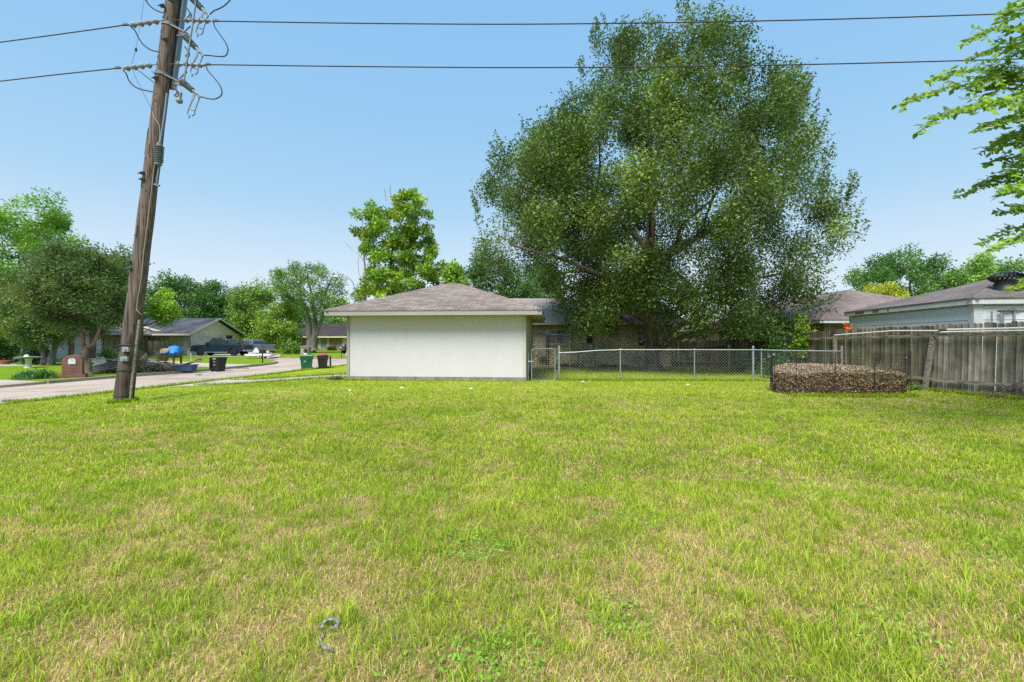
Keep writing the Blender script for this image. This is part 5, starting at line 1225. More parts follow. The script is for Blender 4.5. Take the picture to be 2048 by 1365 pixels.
w1 = wheelie_bin('wheelie_bin', 'black wheelie bin with open lid and white number standing alone across the street', m_bin_black, m_bin_black, 'open', .93, .62, .62)
w1.location = (p.x, p.y, -.40); w1.rotation_euler = (0,0,R(70))
# its broad flank faces the street: number and two stripes
text(w1, '1203', (-.322,.0,.80), .13, m_mark, (R(90),0,R(-90)))
for z in (.62, .42): b = MB(); b.box(-.305, -.300, -.07, .07, z-.012, z+.012); o = b.build('stripe', m_mark, w1)
p = G(609, 742.5, -.40)
w2 = wheelie_bin('wheelie_bin', 'green wheelie bin with pale green lid and white recycling mark near the garage', m_bin_green, m_bin_gl, 'closed', .98, .74, .7)
w2.location = (p.x, p.y+.3, -.40); w2.rotation_euler = (0,0,R(20))
b = MB()
for k in range(3):
    a0 = k*120; b.tube([(-.08+.055*math.cos(R(a0+q)), -.302, .66+.055*math.sin(R(a0+q))) for q in range(0, 91, 15)], .014, 5)
b.box(-.15, .0, -.305, -.300, .575, .585); b.build('recycling_mark', m_mark, w2)
w3 = wheelie_bin('wheelie_bin', 'dark wheelie bin with hanging open lid and red bag beside the green bin', m_bin_black, m_bin_black, 'open', .98, .66, .68)
w3.location = (p.x+.72, p.y+1.05, -.40); w3.rotation_euler = (0,0,R(-68))
b = MB(); b.lathe((0,0,.90),(0,0,1.08),[(0,.28),(.4,.30),(.75,.24),(1,.06)], 12); b.build('red_bag', M_plain('red_plastic', (.45,.03,.05), .35, 0, .2, 8), w3, True)
w4 = wheelie_bin('wheelie_bin', 'dark green wheelie bin standing against the pale brick wall far away', M_plain('bin_dark_green', (.015,.06,.04), .5), m_bin_black, 'closed', 1.0, .74, .7)
q = G(316, 706, ZF); w4.location = (-42.8, 55.6, ZF)
w4.rotation_euler = (0,0,R(15))
ac = thing('cooling_unit', 'small pale metal unit with dark grille by the pale brick wall', 'air conditioner', (-40.6, 56.2, ZF))
b = MB(); b.box(-41.1,-40.35,55.9,56.5,ZF,.75); b.build('case', m_galv, ac, False, .02); b = MB()
for k in range(8): b.box(-41.0,-40.45,55.88,55.9,ZF+.15+.1*k,ZF+.20+.1*k)
b.build('grille', m_iron, ac)

# ------------------------------------------------------------------ mailboxes
mbx = thing('brick_mailbox', 'arched red brick mailbox pillar with small white door at the far kerb', 'mailbox', (-19.9, 22.6, ZF), 0)
c0 = G(145, 756.5, ZF)
c0 = Vector((-21.6, 22.4, ZF)); ORG[mbx] = Vector((0,0,0)); mbx.location = c0; mbx.rotation_euler = (0,0,R(38))
b = MB(); n = 12; wd = .36
prof = [(-wd,.0),(wd,.0),(wd,.80)] + [(wd*math.cos(R(a)), .80+.30*math.sin(R(a))) for a in range(15, 180, 15)] + [(-wd,.80)]
b.prism([(x,-.42,z) for x, z in prof], (0,.95,0)); b.build('pillar', m_brick_mail, mbx)
b = MB(); b.box(-wd-.12, wd+.12, -.55, .62, -.05, .14); b.build('footing', m_brick_mail, mbx)
b = MB(); b.prism([(x,-.45,z) for x, z in [(-.13,.66),(.13,.66),(.13,.84)]+[(.13*math.cos(R(a)), .84+.10*math.sin(R(a))) for a in range(20,180,20)]+[(-.13,.84)]], (0,.05,0)); d = b.build('mailbox_door', m_white_paint, mbx)
b = MB(); b.box(-.02,.02,-.465,-.45,.86,.88); b.build('handle', m_iron, d)
m2 = thing('post_mailbox', 'small black mailbox on a thin post on the green lawn corner', 'mailbox', (-20.9, 37.4, ZF))
q = G(525, 727, ZF); q = Vector((-20.3+.0, 37.2, ZF)); X_ = (525-1024)/F*37.2
b = MB(); b.tube([(X_,37.2,ZF),(X_,37.2,.55)], .05, 8); b.build('post', m_black, m2, True)
b = MB(); b.prism([(X_-.16,36.95,.50),(X_+.16,36.95,.50),(X_+.16,36.95,.68),(X_+.10,36.95,.78),(X_,36.95,.82),(X_-.10,36.95,.78),(X_-.16,36.95,.68)], (0,.55,0)); b.build('box', m_black, m2)
m3 = thing('stone_mailbox', 'squat tan brick mailbox pillar behind the green bin', 'mailbox', (-21.5, 52, ZF))
X_ = (612-1024)/F*51; b = MB(); b.box(X_-.42, X_+.42, 50.6, 51.4, ZF, .80); b.build('pillar', M_brick('stone_mail', (.40,.32,.23), (.26,.20,.14), (.30,.26,.2), .35, .16, .02), m3)
b = MB(); b.prism([(X_-.46,50.55,.80),(X_+.46,50.55,.80),(X_+.3,50.55,.98),(X_-.3,50.55,.98)], (0,.9,0)); b.build('cap', m_slab, m3)
b = MB(); b.box(X_+.02, X_+.30, 50.5, 50.6, .25, .62); b.build('mailbox_door', m_black, m3); b = MB(); b.box(X_-.02, X_+.28, 50.52, 50.6, -.05, .15); b.build('number_plate', m_mark, m3)
m4 = thing('post_mailbox', 'small dark mailbox on a thin post on the lawn right of the oak', 'mailbox', (-18, 50, ZF))
X_ = (683-1024)/F*50; b = MB(); b.tube([(X_,50,ZF),(X_,50,.45)], .04, 8); b.build('post', m_black, m4, True)
b = MB(); b.prism([(X_-.05,49.8,.44),(X_+.35,49.8,.50),(X_+.38,49.8,.68),(X_+.2,49.8,.74),(X_-.05,49.8,.62)], (0,.25,0)); b.build('box', m_iron, m4)

# ------------------------------------------------------------------ bird bath, garden bits by the brick house
bb = thing('bird_bath', 'grey stone garden table on a white pedestal at the lawn edge', 'garden table', (0,0,0)); c = G(57, 736, ZF); bb.location = c; ORG[bb] = Vector((0,0,0))
b = MB(); b.lathe((0,0,-.02),(0,0,.62),[(0,.26),(.06,.24),(.12,.17),(.8,.15),(.94,.19),(1,.22)], 14); b.build('pedestal', m_white_pipe, bb, True)
b = MB(); b.lathe((0,0,.62),(0,0,.74),[(0,.3),(.4,.58),(.8,.66),(1,.64)], 20); b.build('top', m_slab, bb, True)
b = MB(); b.lathe((-.12,0,.74),(-.12,0,.88),[(0,.16),(.5,.12),(.8,.10),(1,.03)], 10); b.build('stone', m_white_pipe, bb, True)
b = MB(); b.slab([(-47,33.2),(-39.0,31.0),(-33.6,32.6),(-38,34.6),(-47,36.2)], -.255, -.275); o = b.build('stone_bed', M_plain('pale_stone', (.42,.41,.38), .95, 0, .5, 9)); struct(o)
ch = thing('garden_chair', 'dark metal garden chair beside the shrubs of the brick house', 'chair', (-37.6, 35.0, ZF)); b = MB(); x, y = -37.8, 35.0
b.box(x-.28,x+.28,y-.28,y+.28,.14,.19); b.build('seat', m_steelgrey, ch)
b = MB(); b.prism([(x+.24,y-.28,.19),(x+.30,y-.28,.19),(x+.42,y-.28,.95),(x+.36,y-.28,.95)], (0,.56,0)); b.build('backrest', m_steelgrey, ch)
for dx in (-.26,.26):
    for dy in (-.26,.26): b = MB(); b.tube([(x+dx,y+dy,ZF),(x+dx,y+dy,.15)], .02, 6); b.build('leg', m_steelgrey, ch)
pt_ = MB(); pt_.lathe((-38.1,34.2,ZF),(-38.1,34.2,.05),[(0,.24),(.8,.34),(1,.36)], 14); tag(pt_.build('clay_pot', M_plain('terracotta', (.35,.13,.07), .9), None, True), 'low terracotta pot on the pale stone bed', 'pot')

# ------------------------------------------------------------------ heap of discarded things at the far kerb
def kq(px, py): return G(px, py, ZF)
m_branch = M_attr('dead_branch', .95, 0, .1)
heap = thing('branch_pile', 'low heap of dead branches and grey twigs on the verge behind the utility pole', 'brush pile', (-22, 26.5, ZF)); rr = random.Random(12); mb = MB()
for _ in range(520):
    cx = rr.uniform(-22.6, -19.95); cy = 25.4 + (cx+22.6)*.55 + rr.uniform(-.6,.7); hgt = .62*math.exp(-((cx+21.6)/.75)**2) + .35*math.exp(-((cx+20.4)/.5)**2)+.08
    L_ = rr.uniform(.3, 1.3); a = rr.gauss(0, .5); el = rr.gauss(0, .25); d = Vector((math.cos(a)*math.cos(el), math.sin(a)*math.cos(el), math.sin(el)))
    z = ZF + rr.random()*hgt + .03; k = rr.uniform(.5,1.3); g_ = rr.random(); mb.tint = tuple(c*k for c in ((.26,.20,.15) if g_ < .6 else (.34,.31,.27)))
    c = Vector((cx, cy, z)); mb.tube([c-d*L_/2, c+Vector((rr.gauss(0,.04),rr.gauss(0,.04),rr.gauss(0,.05)+.03)), c+d*L_/2-Vector((0,0,.04))], [rr.uniform(.008,.03), .012, .005], 4)
mb.build('branches', m_branch, heap)
n = 2600; X_ = RNG.uniform(-22.5, -19.9, n); hh = .62*np.exp(-((X_+21.5)/.7)**2)+.40*np.exp(-((X_+20.35)/.5)**2)+.06
P0 = np.c_[X_, 25.4+(X_+22.6)*.55+RNG.normal(0,.4,n), ZF+.02+hh*RNG.random(n)]
u = RNG.random((n,1)); cloud_mesh('dead_leaves', P0, .09, .05, (np.array([(.33,.20,.13)])*u+np.array([(.18,.15,.09)])*(1-u))*RNG.uniform(.6,1.3,(n,1)), m_dry, heap, up=.3)
def lbox(name, label, cat, loc, rz, dims, mat, tilt=0, bev=.01):
    t = MB(); w, d, h = dims; t.box(-w/2, w/2, -d/2, d/2, 0, h); o = t.build(name, mat, None, False, bev); o.location = loc; o.rotation_euler = (tilt, tilt*.6, rz); return tag(o, label, cat)
m_card = M_plain('cardboard', (.46,.33,.20), .9, 0, .2, 3); m_panel = M_plain('weathered_panel', (.17,.145,.11), .9, 0, .3, 3)
def open_box(name, label, loc, rz, w, d, h, mat, tilt):
    t = thing(name, label, 'box', loc, rz, None, True); t.rotation_euler = (tilt, tilt*.5, rz); th = .02
    b = MB(); b.box(-w/2,w/2,-d/2,d/2,0,th); b.box(-w/2,w/2,-d/2,-d/2+th,th,h); b.box(-w/2,w/2,d/2-th,d/2,th,h); b.box(-w/2,-w/2+th,-d/2+th,d/2-th,th,h); b.box(w/2-th,w/2,-d/2+th,d/2-th,th,h); bd = b.build('box_body', mat, t)
    b = MB(); b.prism([(-w/2,-d/2,h),(w/2,-d/2,h),(w/2,-d/2-.18,h+.05),(-w/2,-d/2-.18,h+.05)], (0,0,.012)); b.prism([(w/2,-d/2,h),(w/2,d/2,h),(w/2+.2,d/2,h-.04),(w/2+.2,-d/2,h-.04)], (0,0,.012)); b.build('flap', mat, t)
    return t
open_box('carton', 'pale open carton tipped on the heap left of the utility pole', (-22.9, 25.4, .05), R(30), .5, .4, .38, m_white_pipe, R(-22))
open_box('carton', 'beige carton half behind the utility pole on the brush heap', (-22.1, 25.8, .12), R(-15), .5, .45, .38, M_plain('beige_card', (.50,.44,.34), .9), R(14))
pnl = MB(); pnl.box(-.85,.85,-.02,.02,0,.62); o = pnl.build('loose_board', m_panel, None, False, .01); o.location = (-22.35, 24.9, -.15); o.rotation_euler = (R(-48), R(-14), R(22)); tag(o, 'weathered brown board leaning on the brush heap beside the utility pole', 'board')
# stained wooden table with blue plastic things
tb0 = G(342, 737, ZF); tx, ty = tb0.x, tb0.y
tbl = thing('wooden_table', 'reddish brown wooden table standing on the far verge', 'table', (tx, ty, ZF)); m_redwood = M_plain('stained_wood', (.17,.075,.035), .6, 0, .3, 6)
b = MB(); b.box(tx-.72, tx+.50, ty-.4, ty+.4, .50, .56); b.box(tx-.66, tx+.44, ty-.36, ty+.36, .42, .498); b.build('tabletop', m_redwood, tbl)
for dx, dy in ((-.12,-.33),(.42,-.33),(-.62,.33),(.42,.33)): b = MB(); b.box(tx+dx-.045, tx+dx+.045, ty+dy-.045, ty+dy+.045, ZF, .42); b.build('leg', m_redwood, tbl)
m_blue = M_plain('blue_plastic', (.02,.22,.62), .35, 0, .12, 3)
def basin(name, label, c, rx, ry, h, mat, rz=0, tilt=(0,0)):
    b = MB(); n = 20; rows = [(.75,0),(.95,h*.6),(1.0,h),(1.06,h),(1.06,h*.92),(.93,h*.9),(.72,.03)]; vs = []
    for s, z in rows:
        for k in range(n): a = 2*math.pi*k/n; vs.append((rx*s*math.cos(a), ry*s*math.sin(a), z))
    fs = [(r*n+k, r*n+(k+1)%n, (r+1)*n+(k+1)%n, (r+1)*n+k) for r in range(len(rows)-1) for k in range(n)] + [tuple(range(n))[::-1], tuple((len(rows)-1)*n+k for k in range(n))]
    b.add(vs, fs); o = b.build(name, mat, None, True); o.location = c; o.rotation_euler = (*tilt, rz); return tag(o, label, 'plastic tub')
basin('paddling_basin', 'shallow bright blue plastic basin on the left of the wooden table', (tx-.32, ty-.05, .565), .50, .38, .14, m_blue)
basin('blue_bowl', 'round blue bowl on the right end of the wooden table', (tx+.28, ty-.2, .57), .32, .28, .15, m_blue)
sld = thing('blue_slide', 'tipped bright blue plastic toy seat piled on the wooden table', 'plastic toy', (tx, ty, .75)); ORG[sld] = Vector((tx,ty,.75))
b = MB(); b.prism([(tx-.42,ty-.15,.82),(tx+.10,ty-.22,.72),(tx+.30,ty-.25,.66),(tx+.46,ty+.12,1.12),(tx+.12,ty+.22,1.20),(tx-.25,ty+.2,1.16)], (.0,.03,-.06)); b.build('seat_panel', m_blue, sld, False, .02)
b = MB(); b.prism([(tx+.28,ty-.1,.72),(tx+.50,ty-.1,.75),(tx+.56,ty-.05,1.15),(tx+.38,ty-.02,1.08)], (.05,.35,0)); b.build('back_panel', m_blue, sld, False, .03)
b = MB(); b.prism([(tx-.52,ty-.32,.70),(tx-.10,ty-.34,.70),(tx+.06,ty-.34,.80),(tx-.05,ty-.32,.98),(tx-.34,ty-.32,1.02),(tx-.50,ty-.3,.92)], (0,.3,0)); tag(b.build('paper_sack', m_card, None, False, .05), 'crumpled brown paper sack on the wooden table among the blue plastic', 'paper bag')
tub = thing('storage_tub', 'slate blue storage tub with loose boards on the verge beside the kerb', 'tub', (0,0,0)); tp = G(361, 743, ZF); tub.location = (tp.x, tp.y+.35, ZF); ORG[tub] = Vector((0,0,0)); tub.rotation_euler = (0,0,R(8))
b = MB(); m_tub = M_plain('slate_tub', (.05,.09,.17), .5, 0, .15, 4); b.add([(-.50,-.28,0),(.50,-.28,0),(.50,.28,0),(-.50,.28,0),(-.56,-.33,.36),(.56,-.33,.36),(.56,.33,.36),(-.56,.33,.36)], [(0,3,2,1),(4,5,6,7),(0,1,5,4),(1,2,6,5),(2,3,7,6),(3,0,4,7)]); b.box(-.6,.6,-.36,-.33,.32,.38); b.box(-.6,.6,.33,.36,.32,.38); b.build('tub_body', m_tub, tub, False, .02)
for i, (x0_, x1_, z1_, dy, m) in enumerate(((-.1,.95,.62,-.2,m_card),(.0,.85,.70,.0,m_panel),(.15,.75,.85,.12,m_card),(.35,.40,.1,.0,m_white_pipe))):
    b = MB(); b.beam((x0_,dy,.37),(x1_ if i < 3 else .28, dy+.1, z1_ if i < 3 else 1.05), .30 if i < 2 else .07, .025, (0,.2,1)); b.build('board', m, tub)
b = MB(); n = 12; b.lathe((-22.1,27.4,-.05),(-21.2,27.5,.02),[(0,.05),(.2,.22),(.5,.28),(.8,.2),(1,.05)], 12); tag(b.build('white_bag', m_white_pipe, None, True), 'bulging white plastic bag behind the brush heap', 'bag')
b = MB(); b.lathe((-21.25,26.1,.12),(-20.85,26.2,.10),[(0,.04),(.3,.14),(.7,.13),(1,.04)], 10); tag(b.build('green_bag', M_plain('green_plastic', (.06,.42,.08), .4), None, True), 'small bright green bag on the brush heap right of the pole', 'bag')
b = MB(); b.prism([(-20.6,26.15,ZF),(-19.95,26.6,ZF),(-19.85,26.9,ZF+.02),(-20.6,26.8,ZF+.12),(-20.9,26.4,ZF+.15)], (0,0,.06)); tag(b.build('blue_sheet', m_tub), 'flattened slate blue plastic sheet at the end of the brush heap', 'plastic sheet')

# ------------------------------------------------------------------ shrubs and plants
def shrub(name, label, c, rx, ry, rz_, n, leaf, c0, c1, cat='shrub', group=None, mat=None, stems=6, up=.5, asp=.55, flowers=None):
    t = thing(name, label, cat, (c[0], c[1], c[2]), 0, group); k = max(5, n//70); cen = rand_dirs(k, .3)*RNG.random((k,1))**.5; cen[:,2] = np.abs(cen[:,2])
    ci = RNG.integers(0, k, n); P0 = np.array(c) + (cen[ci]*.75 + RNG.normal(0,.17,(n,3)))*np.array((rx,ry,rz_)); P0[:,2] = np.maximum(P0[:,2], c[2]+.02)
    u = RNG.random((k,1))[ci]; C = (np.array(c0)*u + np.array(c1)*(1-u))*RNG.uniform(.65,1.3,(n,1)); Ls = leaf*RNG.uniform(.6,1.3,(n,1))
    cloud_mesh('foliage', P0, Ls, Ls*asp, C, mat or m_leaf, t, up)
    b = MB()
    for _ in range(stems):
        e = Vector(c) + Vector((random.uniform(-.6,.6)*rx, random.uniform(-.6,.6)*ry, rz_*random.uniform(.5,.9))); s = Vector(c)+Vector((random.uniform(-.15,.15)*rx, random.uniform(-.15,.15)*ry, -.02)); b.tube([s, s.lerp(e,.5)+Vector((0,0,.06*rz_)), e], [.02+.01*rx,.012,.005], 5)
    b.build('stems', m_bark_brown, t)
    if flowers:
        m = len(flowers[1]); F0 = np.array(flowers[1]); 
        fp = np.repeat(F0, 9, 0) + RNG.normal(0,.02,(m*9,3)); o = cloud_mesh('flowers', fp, flowers[2], flowers[2]*.8, np.repeat(np.array([flowers[0]]), m*9, 0)*RNG.uniform(.8,1.1,(m*9,1)), m_petal, t, .3)
    return t
shrub('ground_ivy', 'low dark green ivy mound spilling over the kerb by the brick mailbox', (-22.6, 21.6, ZF), 1.0, .75, .42, 3200, .10, (.06,.16,.04), (.10,.22,.05), 'ivy')
shrub('mixed_shrub', 'dark leafy shrub beside the garden chair in front of the brick house', (-36.3, 34.8, ZF), 1.3, .9, 1.7, 3200, .20, (.05,.12,.03), (.09,.19,.04))
shrub('mixed_shrub', 'low clipped shrub in front of the old brick wall at the far left', (-41.5, 37.2, ZF), 2.2, .8, 1.1, 2600, .20, (.05,.10,.03), (.08,.15,.04))
shrub('spiky_shrub', 'light green upright shrub before the old brick wall beside the garage door', (-33.0, 37.2, ZF), .75, .6, 1.45, 900, .38, (.14,.24,.05), (.22,.30,.08), asp=.16)
shrub('weedy_shrub', 'olive green weedy bush at the corner of the old brick house', (-31.2, 40.5, ZF), .85, .8, 1.6, 1300, .16, (.14,.17,.05), (.19,.20,.07), asp=.35)
shrub('weedy_shrub', 'dark tangled plants on the porch of the old brick house', (-32.9, 40.6, ZF), .6, .6, 1.1, 800, .16, (.06,.08,.05), (.12,.12,.09))
shrub('flower_pot_plant', 'white flowering tub plant on the grass before the old brick porch', (-32.0, 39.6, ZF), .35, .35, .7, 260, .12, (.14,.15,.08), (.3,.3,.22))
shrub('fence_shrub', 'bright green bushy shrub beside the silver pickup tailgate', (-29.6, 61.0, ZF), 1.3, 1.2, 2.2, 2200, .28, (.13,.26,.04), (.20,.34,.05))
shrub('garden_shrub', 'dark green shrub under the side roof of the grey roofed house', (-38.3, 69.5, ZF), 2.2, 1.2, 2.6, 2400, .30, (.09,.20,.04), (.12,.26,.05))
vb = shrub('vine_shrub', 'leafy green vine climbing the dark wooden fence near the wood gate', (11.75, 20.2, .0), .95, .6, 2.0, 2600, .14, (.08,.20,.05), (.16,.30,.08), asp=.7)
shrub('tall_vine', 'yellow green leafy sapling growing above the wooden fence beside the tree', (12.3, 19.2, .9), .55, .4, 1.8, 1500, .15, (.16,.30,.03), (.24,.36,.03), 'sapling', asp=.7)
shrub('grass_bush', 'bright green upright weed behind the chain link gate post', (10.9, 21.8, 0), .35, .3, 1.3, 800, .12, (.12,.28,.03), (.16,.32,.04), 'weed')
rose = [(P(1540,713,18.3)), (P(1549,710,18.3)), (P(1606,713,18.3)), (P(1578,722,18.3))]
shrub('rose_bush', 'dark rose bush with a few white blooms behind the chain link fence', (10.9, 18.3, 0), 1.25, .5, 1.05, 1700, .09, (.05,.13,.035), (.09,.18,.05), 'rose bush', flowers=((.75,.72,.70), [tuple(v) for v in rose], .06))
cn = shrub('canna_lily', 'orange flowering plant poking above the wooden fence', (13.25, 17.6, 0), .22, .22, 2.1, 160, .22, (.08,.18,.04), (.12,.22,.05), 'flower', flowers=((.85,.16,.02), [tuple(P(a,c,17.6)) for a,c in ((1692,650),(1691,656),(1697,661),(1706,659),(1700,663),(1690,662))], .12))
shrub('fence_weed', 'small green weeds growing at the foot of the leaning fence post', (12.3, 13.9, 0), .35, .3, .35, 420, .07, (.15,.28,.05), (.22,.34,.06), 'weed')
shrub('fence_weed', 'dry brown grass clump at the foot of the near wooden fence', (12.85, 11.9, 0), .6, .2, .14, 700, .12, (.38,.29,.15), (.28,.22,.10), 'weed', asp=.1, stems=2)
shrub('slab_weed', 'dark weed clump at the left corner of the garage slab', (-6.75, 17.6, 0), .45, .35, .16, 700, .08, (.10,.15,.05), (.16,.20,.07), 'weed', asp=.3, stems=2)
shrub('wall_weeds', 'dark weeds along the foot of the tan brick wall', (3.2, 26.2, 0), 1.0, .15, .25, 500, .1, (.05,.07,.03), (.10,.10,.05), 'weed', stems=2)
shrub('wall_weeds', 'short dark weeds at the tan wall foot below the meters', (5.8, 26.25, 0), 1.6, .12, .16, 500, .1, (.05,.06,.03), (.09,.09,.05), 'weed', stems=2)

# broad leaved weeds in the foreground lawn
def weeds():
    out_ = []
    for cx, cy, r, n in ((-.28,3.32,.28,420),(-.05,2.15,.22,260),(3.6,3.1,.42,520),(4.6,2.75,.4,420),(.55,2.45,.2,200),(1.9,2.3,.3,220),(-2.6,2.35,.25,160),(2.9,4.6,.4,260),(5.6,5.0,.7,420),(-.3,2.0,.3,260),(1.0,3.9,.3,220),(-4.6,5.6,.4,200)):
        a = RNG.random(n)*2*math.pi; q = r*np.sqrt(RNG.random(n)); x = cx+np.cos(a)*q; y = cy+np.sin(a)*q; out_.append(np.c_[x, y, gz(x,y)+.012+.035*RNG.random(n)])
    P0 = np.concatenate(out_); n = len(P0); C = np.array([(.24,.44,.06)])*RNG.uniform(.7,1.4,(n,1)); Ls = RNG.uniform(.015,.035,(n,1))
    o = cloud_mesh('weeds', P0, Ls, Ls*.55, C, m_blade, None, up=1.5, droop=0); struct(o, 'stuff'); tag(o, 'low clover and broad leaved weeds scattered in the lawn', 'weeds')
weeds()
# tufts of grass growing in the street joints
mb_ = []
for px, py, r, n in ((30,804,.45,260),(55,805.5,.30,160),(88,808,.28,220),(398,751,.12,90),(517,752.5,.22,200),(660,747,.1,60),(484,738,.5,260)):
    c = G(px, py, -.40); x = RNG.uniform(-r, r, n); P0 = np.c_[c.x+x, c.y+RNG.normal(0,.05,n)-x*.1, np.full(n,-.395)]; mb_.append(P0)
P0 = np.concatenate(mb_); n = len(P0); Ls = RNG.uniform(.05,.12,(n,1)); o = cloud_mesh('joint_grass', P0, Ls, Ls*.2, np.array([(.28,.30,.06)])*RNG.uniform(.5,1.2,(n,1)), m_blade, None, up=.2, droop=.9)
struct(o, 'stuff'); tag(o, 'dry grass tufts growing in the joints of the concrete street', 'grass')

# clear plastic strap lying in the grass, a few pale stones
def M_clear():
    m, N, L, b = newmat('clear_plastic'); b.inputs['Base Color'].default_value = (.60,.60,.66,1); b.inputs['Roughness'].default_value = .2; b.inputs['Transmission Weight'].default_value = .7; b.inputs['Specular IOR Level'].default_value = .8; return m
def ribbon(pts, w):
    b = MB(); q = smooth_pts([Vector(p) for p in pts], 6); vs = []
    for i, p in enumerate(q):
        d = (q[min(i+1,len(q)-1)]-q[max(i-1,0)]).normalized(); s = d.cross(Vector((0,-.5,.85))).normalized()*w*(.7+.3*math.sin(i*.9)); vs += [p-s, p+s]
    b.add(vs, [(2*i,2*i+1,2*i+3,2*i+2) for i in range(len(q)-1)]); return b
gp = lambda px, py, z=.03: G(px, py, z)
rb = ribbon([gp(668,1300,.015),gp(656,1297,.03),gp(645,1292,.035),gp(642,1280,.02),gp(646,1268,.012),gp(644,1254,.045),gp(650,1241,.06),gp(660,1238,.06),gp(672,1239,.055),gp(676,1247,.05),gp(668,1254,.04),gp(660,1256,.03)], .010)
o = rb.build('plastic_strap', M_clear(), None, True); so_ = o.modifiers.new('solid', 'SOLIDIFY'); so_.thickness = .0012; tag(o, 'curled strip of clear plastic litter lying in the foreground grass', 'plastic litter')
for i, (px, py, r, lb) in enumerate(((1376,770,.05,'pale pebble on the grass outside the chain link fence'),(700,781,.045,'white scrap on the grass near the garage left corner'),(804,776,.05,'pale scrap on the grass below the garage wall, middle one'),(942,778,.05,'white scrap on the grass below the garage wall, right one'),(1166,764.5,.06,'white stone beside the bare patch near the gate'),(268,822,.05,'small white stone on the dry grass by the utility pole'))):
    c = G(px, py, -.25 if px < 400 else .01); b = MB(); n = 7; b.lathe(c+Vector((0,0,-.01)), c+Vector((0,0,r*.6)), [(0,r),(.4,r*1.1),(.8,r*.7),(1,r*.2)], 7)
    for k in range(len(b.v)): x, y, z = b.v[k]; b.v[k] = (x+random.uniform(-1,1)*r*.25, y+random.uniform(-1,1)*r*.25, z)
    tag(b.build('stone', m_white_pipe), lb, 'stone', 'pale scraps on the lawn')

# ------------------------------------------------------------------ trees
def trk(D, pts):   # stem from photo positions: (px, py, radius, dy)
    return [(*P(a, c, D+dy)[:], r) for a, c, r, dy in pts]
BD = 23.0
def thin_big(px, py):
    t = 0
    if 1430 < px < 1640 and 330 < py < 560: t = .55
    if py < 150: t = max(t, .35)
    if px > 1560: t = max(t, .3)
    if px < 1060 and py > 380: t = max(t, .25)
    if 1330 < px < 1420 and 350 < py < 440: t = max(t, .3)
    return t
tree('big_oak_tree', 'huge dark green broad spreading tree with single stout trunk behind the fence', 'tree', (7.1, BD, -.03), BD,
     [(-8,1385,1420),(20,1350,1450),(34,1220,1480),(60,1195,1492),(110,1180,1495),(125,1170,1560),(150,1160,1605),(200,1140,1612),(240,1125,1625),(262,1060,1632),(300,985,1640),(345,985,1665),(375,975,1700),(400,945,1700),(440,960,1705),(470,935,1728),(505,930,1722),(540,960,1705),(565,1030,1698),(600,1085,1690),(640,1105,1678),(692,1130,1655)],
     [[(7.1,BD,-.03,.36),(*P(1304,690,BD)[:],.33),(*P(1300,620,BD)[:],.30),(*P(1300,540,BD)[:],.27),(*P(1302,440,BD)[:],.22),(*P(1296,330,BD)[:],.17),(*P(1310,200,BD)[:],.10),(*P(1330,90,BD)[:],.05)],
      [(*P(1301,560,BD)[:],.22),(*P(1350,500,BD-.5)[:],.18),(*P(1430,455,BD-.8)[:],.13),(*P(1520,400,BD-1)[:],.08),(*P(1590,350,BD-1)[:],.04)],
      [(*P(1302,520,BD)[:],.2),(*P(1250,450,BD+.5)[:],.15),(*P(1180,380,BD+.8)[:],.10),(*P(1110,330,BD+.8)[:],.05)],
      [(*P(1301,590,BD)[:],.18),(*P(1220,560,BD-1.2)[:],.13),(*P(1130,520,BD-2)[:],.09),(*P(1020,490,BD-2)[:],.04)],
      [(*P(1300,430,BD)[:],.15),(*P(1370,330,BD+.5)[:],.11),(*P(1410,200,BD+.5)[:],.07),(*P(1430,80,BD+.5)[:],.03)],
      [(*P(1301,600,BD)[:],.17),(*P(1400,590,BD+1.5)[:],.12),(*P(1500,560,BD+2.5)[:],.08),(*P(1600,540,BD+2.5)[:],.04)]],
     820, 330, .72, .136, [(.080,.135,.036), (.135,.200,.050), (.25,.33,.06)], m_leaf_dense, m_bark, .64, hollow=.34, thin=thin_big, limbs=110, flat=1.15, root_flare=1.7, aspect=.52, seed=4, limb_r=.05, low_z=1.55, up=1.1, gain=1.05, fit=True, tuftvar=.7, leafvar=.3, lumpy=1.25, spikes=90,
     bottom=lambda px: float(np.interp(px, [930,1000,1080,1130,1160,1230,1290,1310,1340,1420,1560,1640,1700], [545,560,590,655,690,672,640,650,692,692,690,668,600])))

tree('elm_tree', 'big light green leafy tree at the far left edge behind the crape myrtles', 'tree', (-47.5, 38, ZF), 38,
     [(398,30,100),(425,-50,128),(455,-100,125),(490,-140,140),(530,-170,170),(570,-170,160),(620,-170,120),(670,-150,75),(700,-130,40)],
     [trk(38, [(-112,718,.45,0),(-105,640,.38,0),(-80,560,.28,0),(-30,480,.14,0),(20,430,.06,0)]), trk(38, [(-100,620,.25,0),(-30,570,.15,-1),(60,520,.08,-1)])],
     260, 230, .9, .24, [(.10,.22,.025), (.18,.32,.035), (.27,.40,.05)], fit=True, depth=.7, limbs=50, root_flare=1.4, seed=21, aspect=.45)
tree('elm_tree', 'yellow green tree rising behind the crape myrtles left of the pole', 'tree', (-39.3, 47.5, ZF), 47.5,
     [(480,135,180),(500,115,222),(530,105,255),(570,105,262),(610,110,265),(645,120,262)],
     [trk(47.5, [(185,716,.3,0),(186,620,.24,0),(180,540,.12,0),(170,500,.05,0)])],
     90, 170, 1.0, .28, [(.19,.34,.03), (.26,.40,.04), (.34,.46,.05)], depth=.7, limbs=24, seed=22)
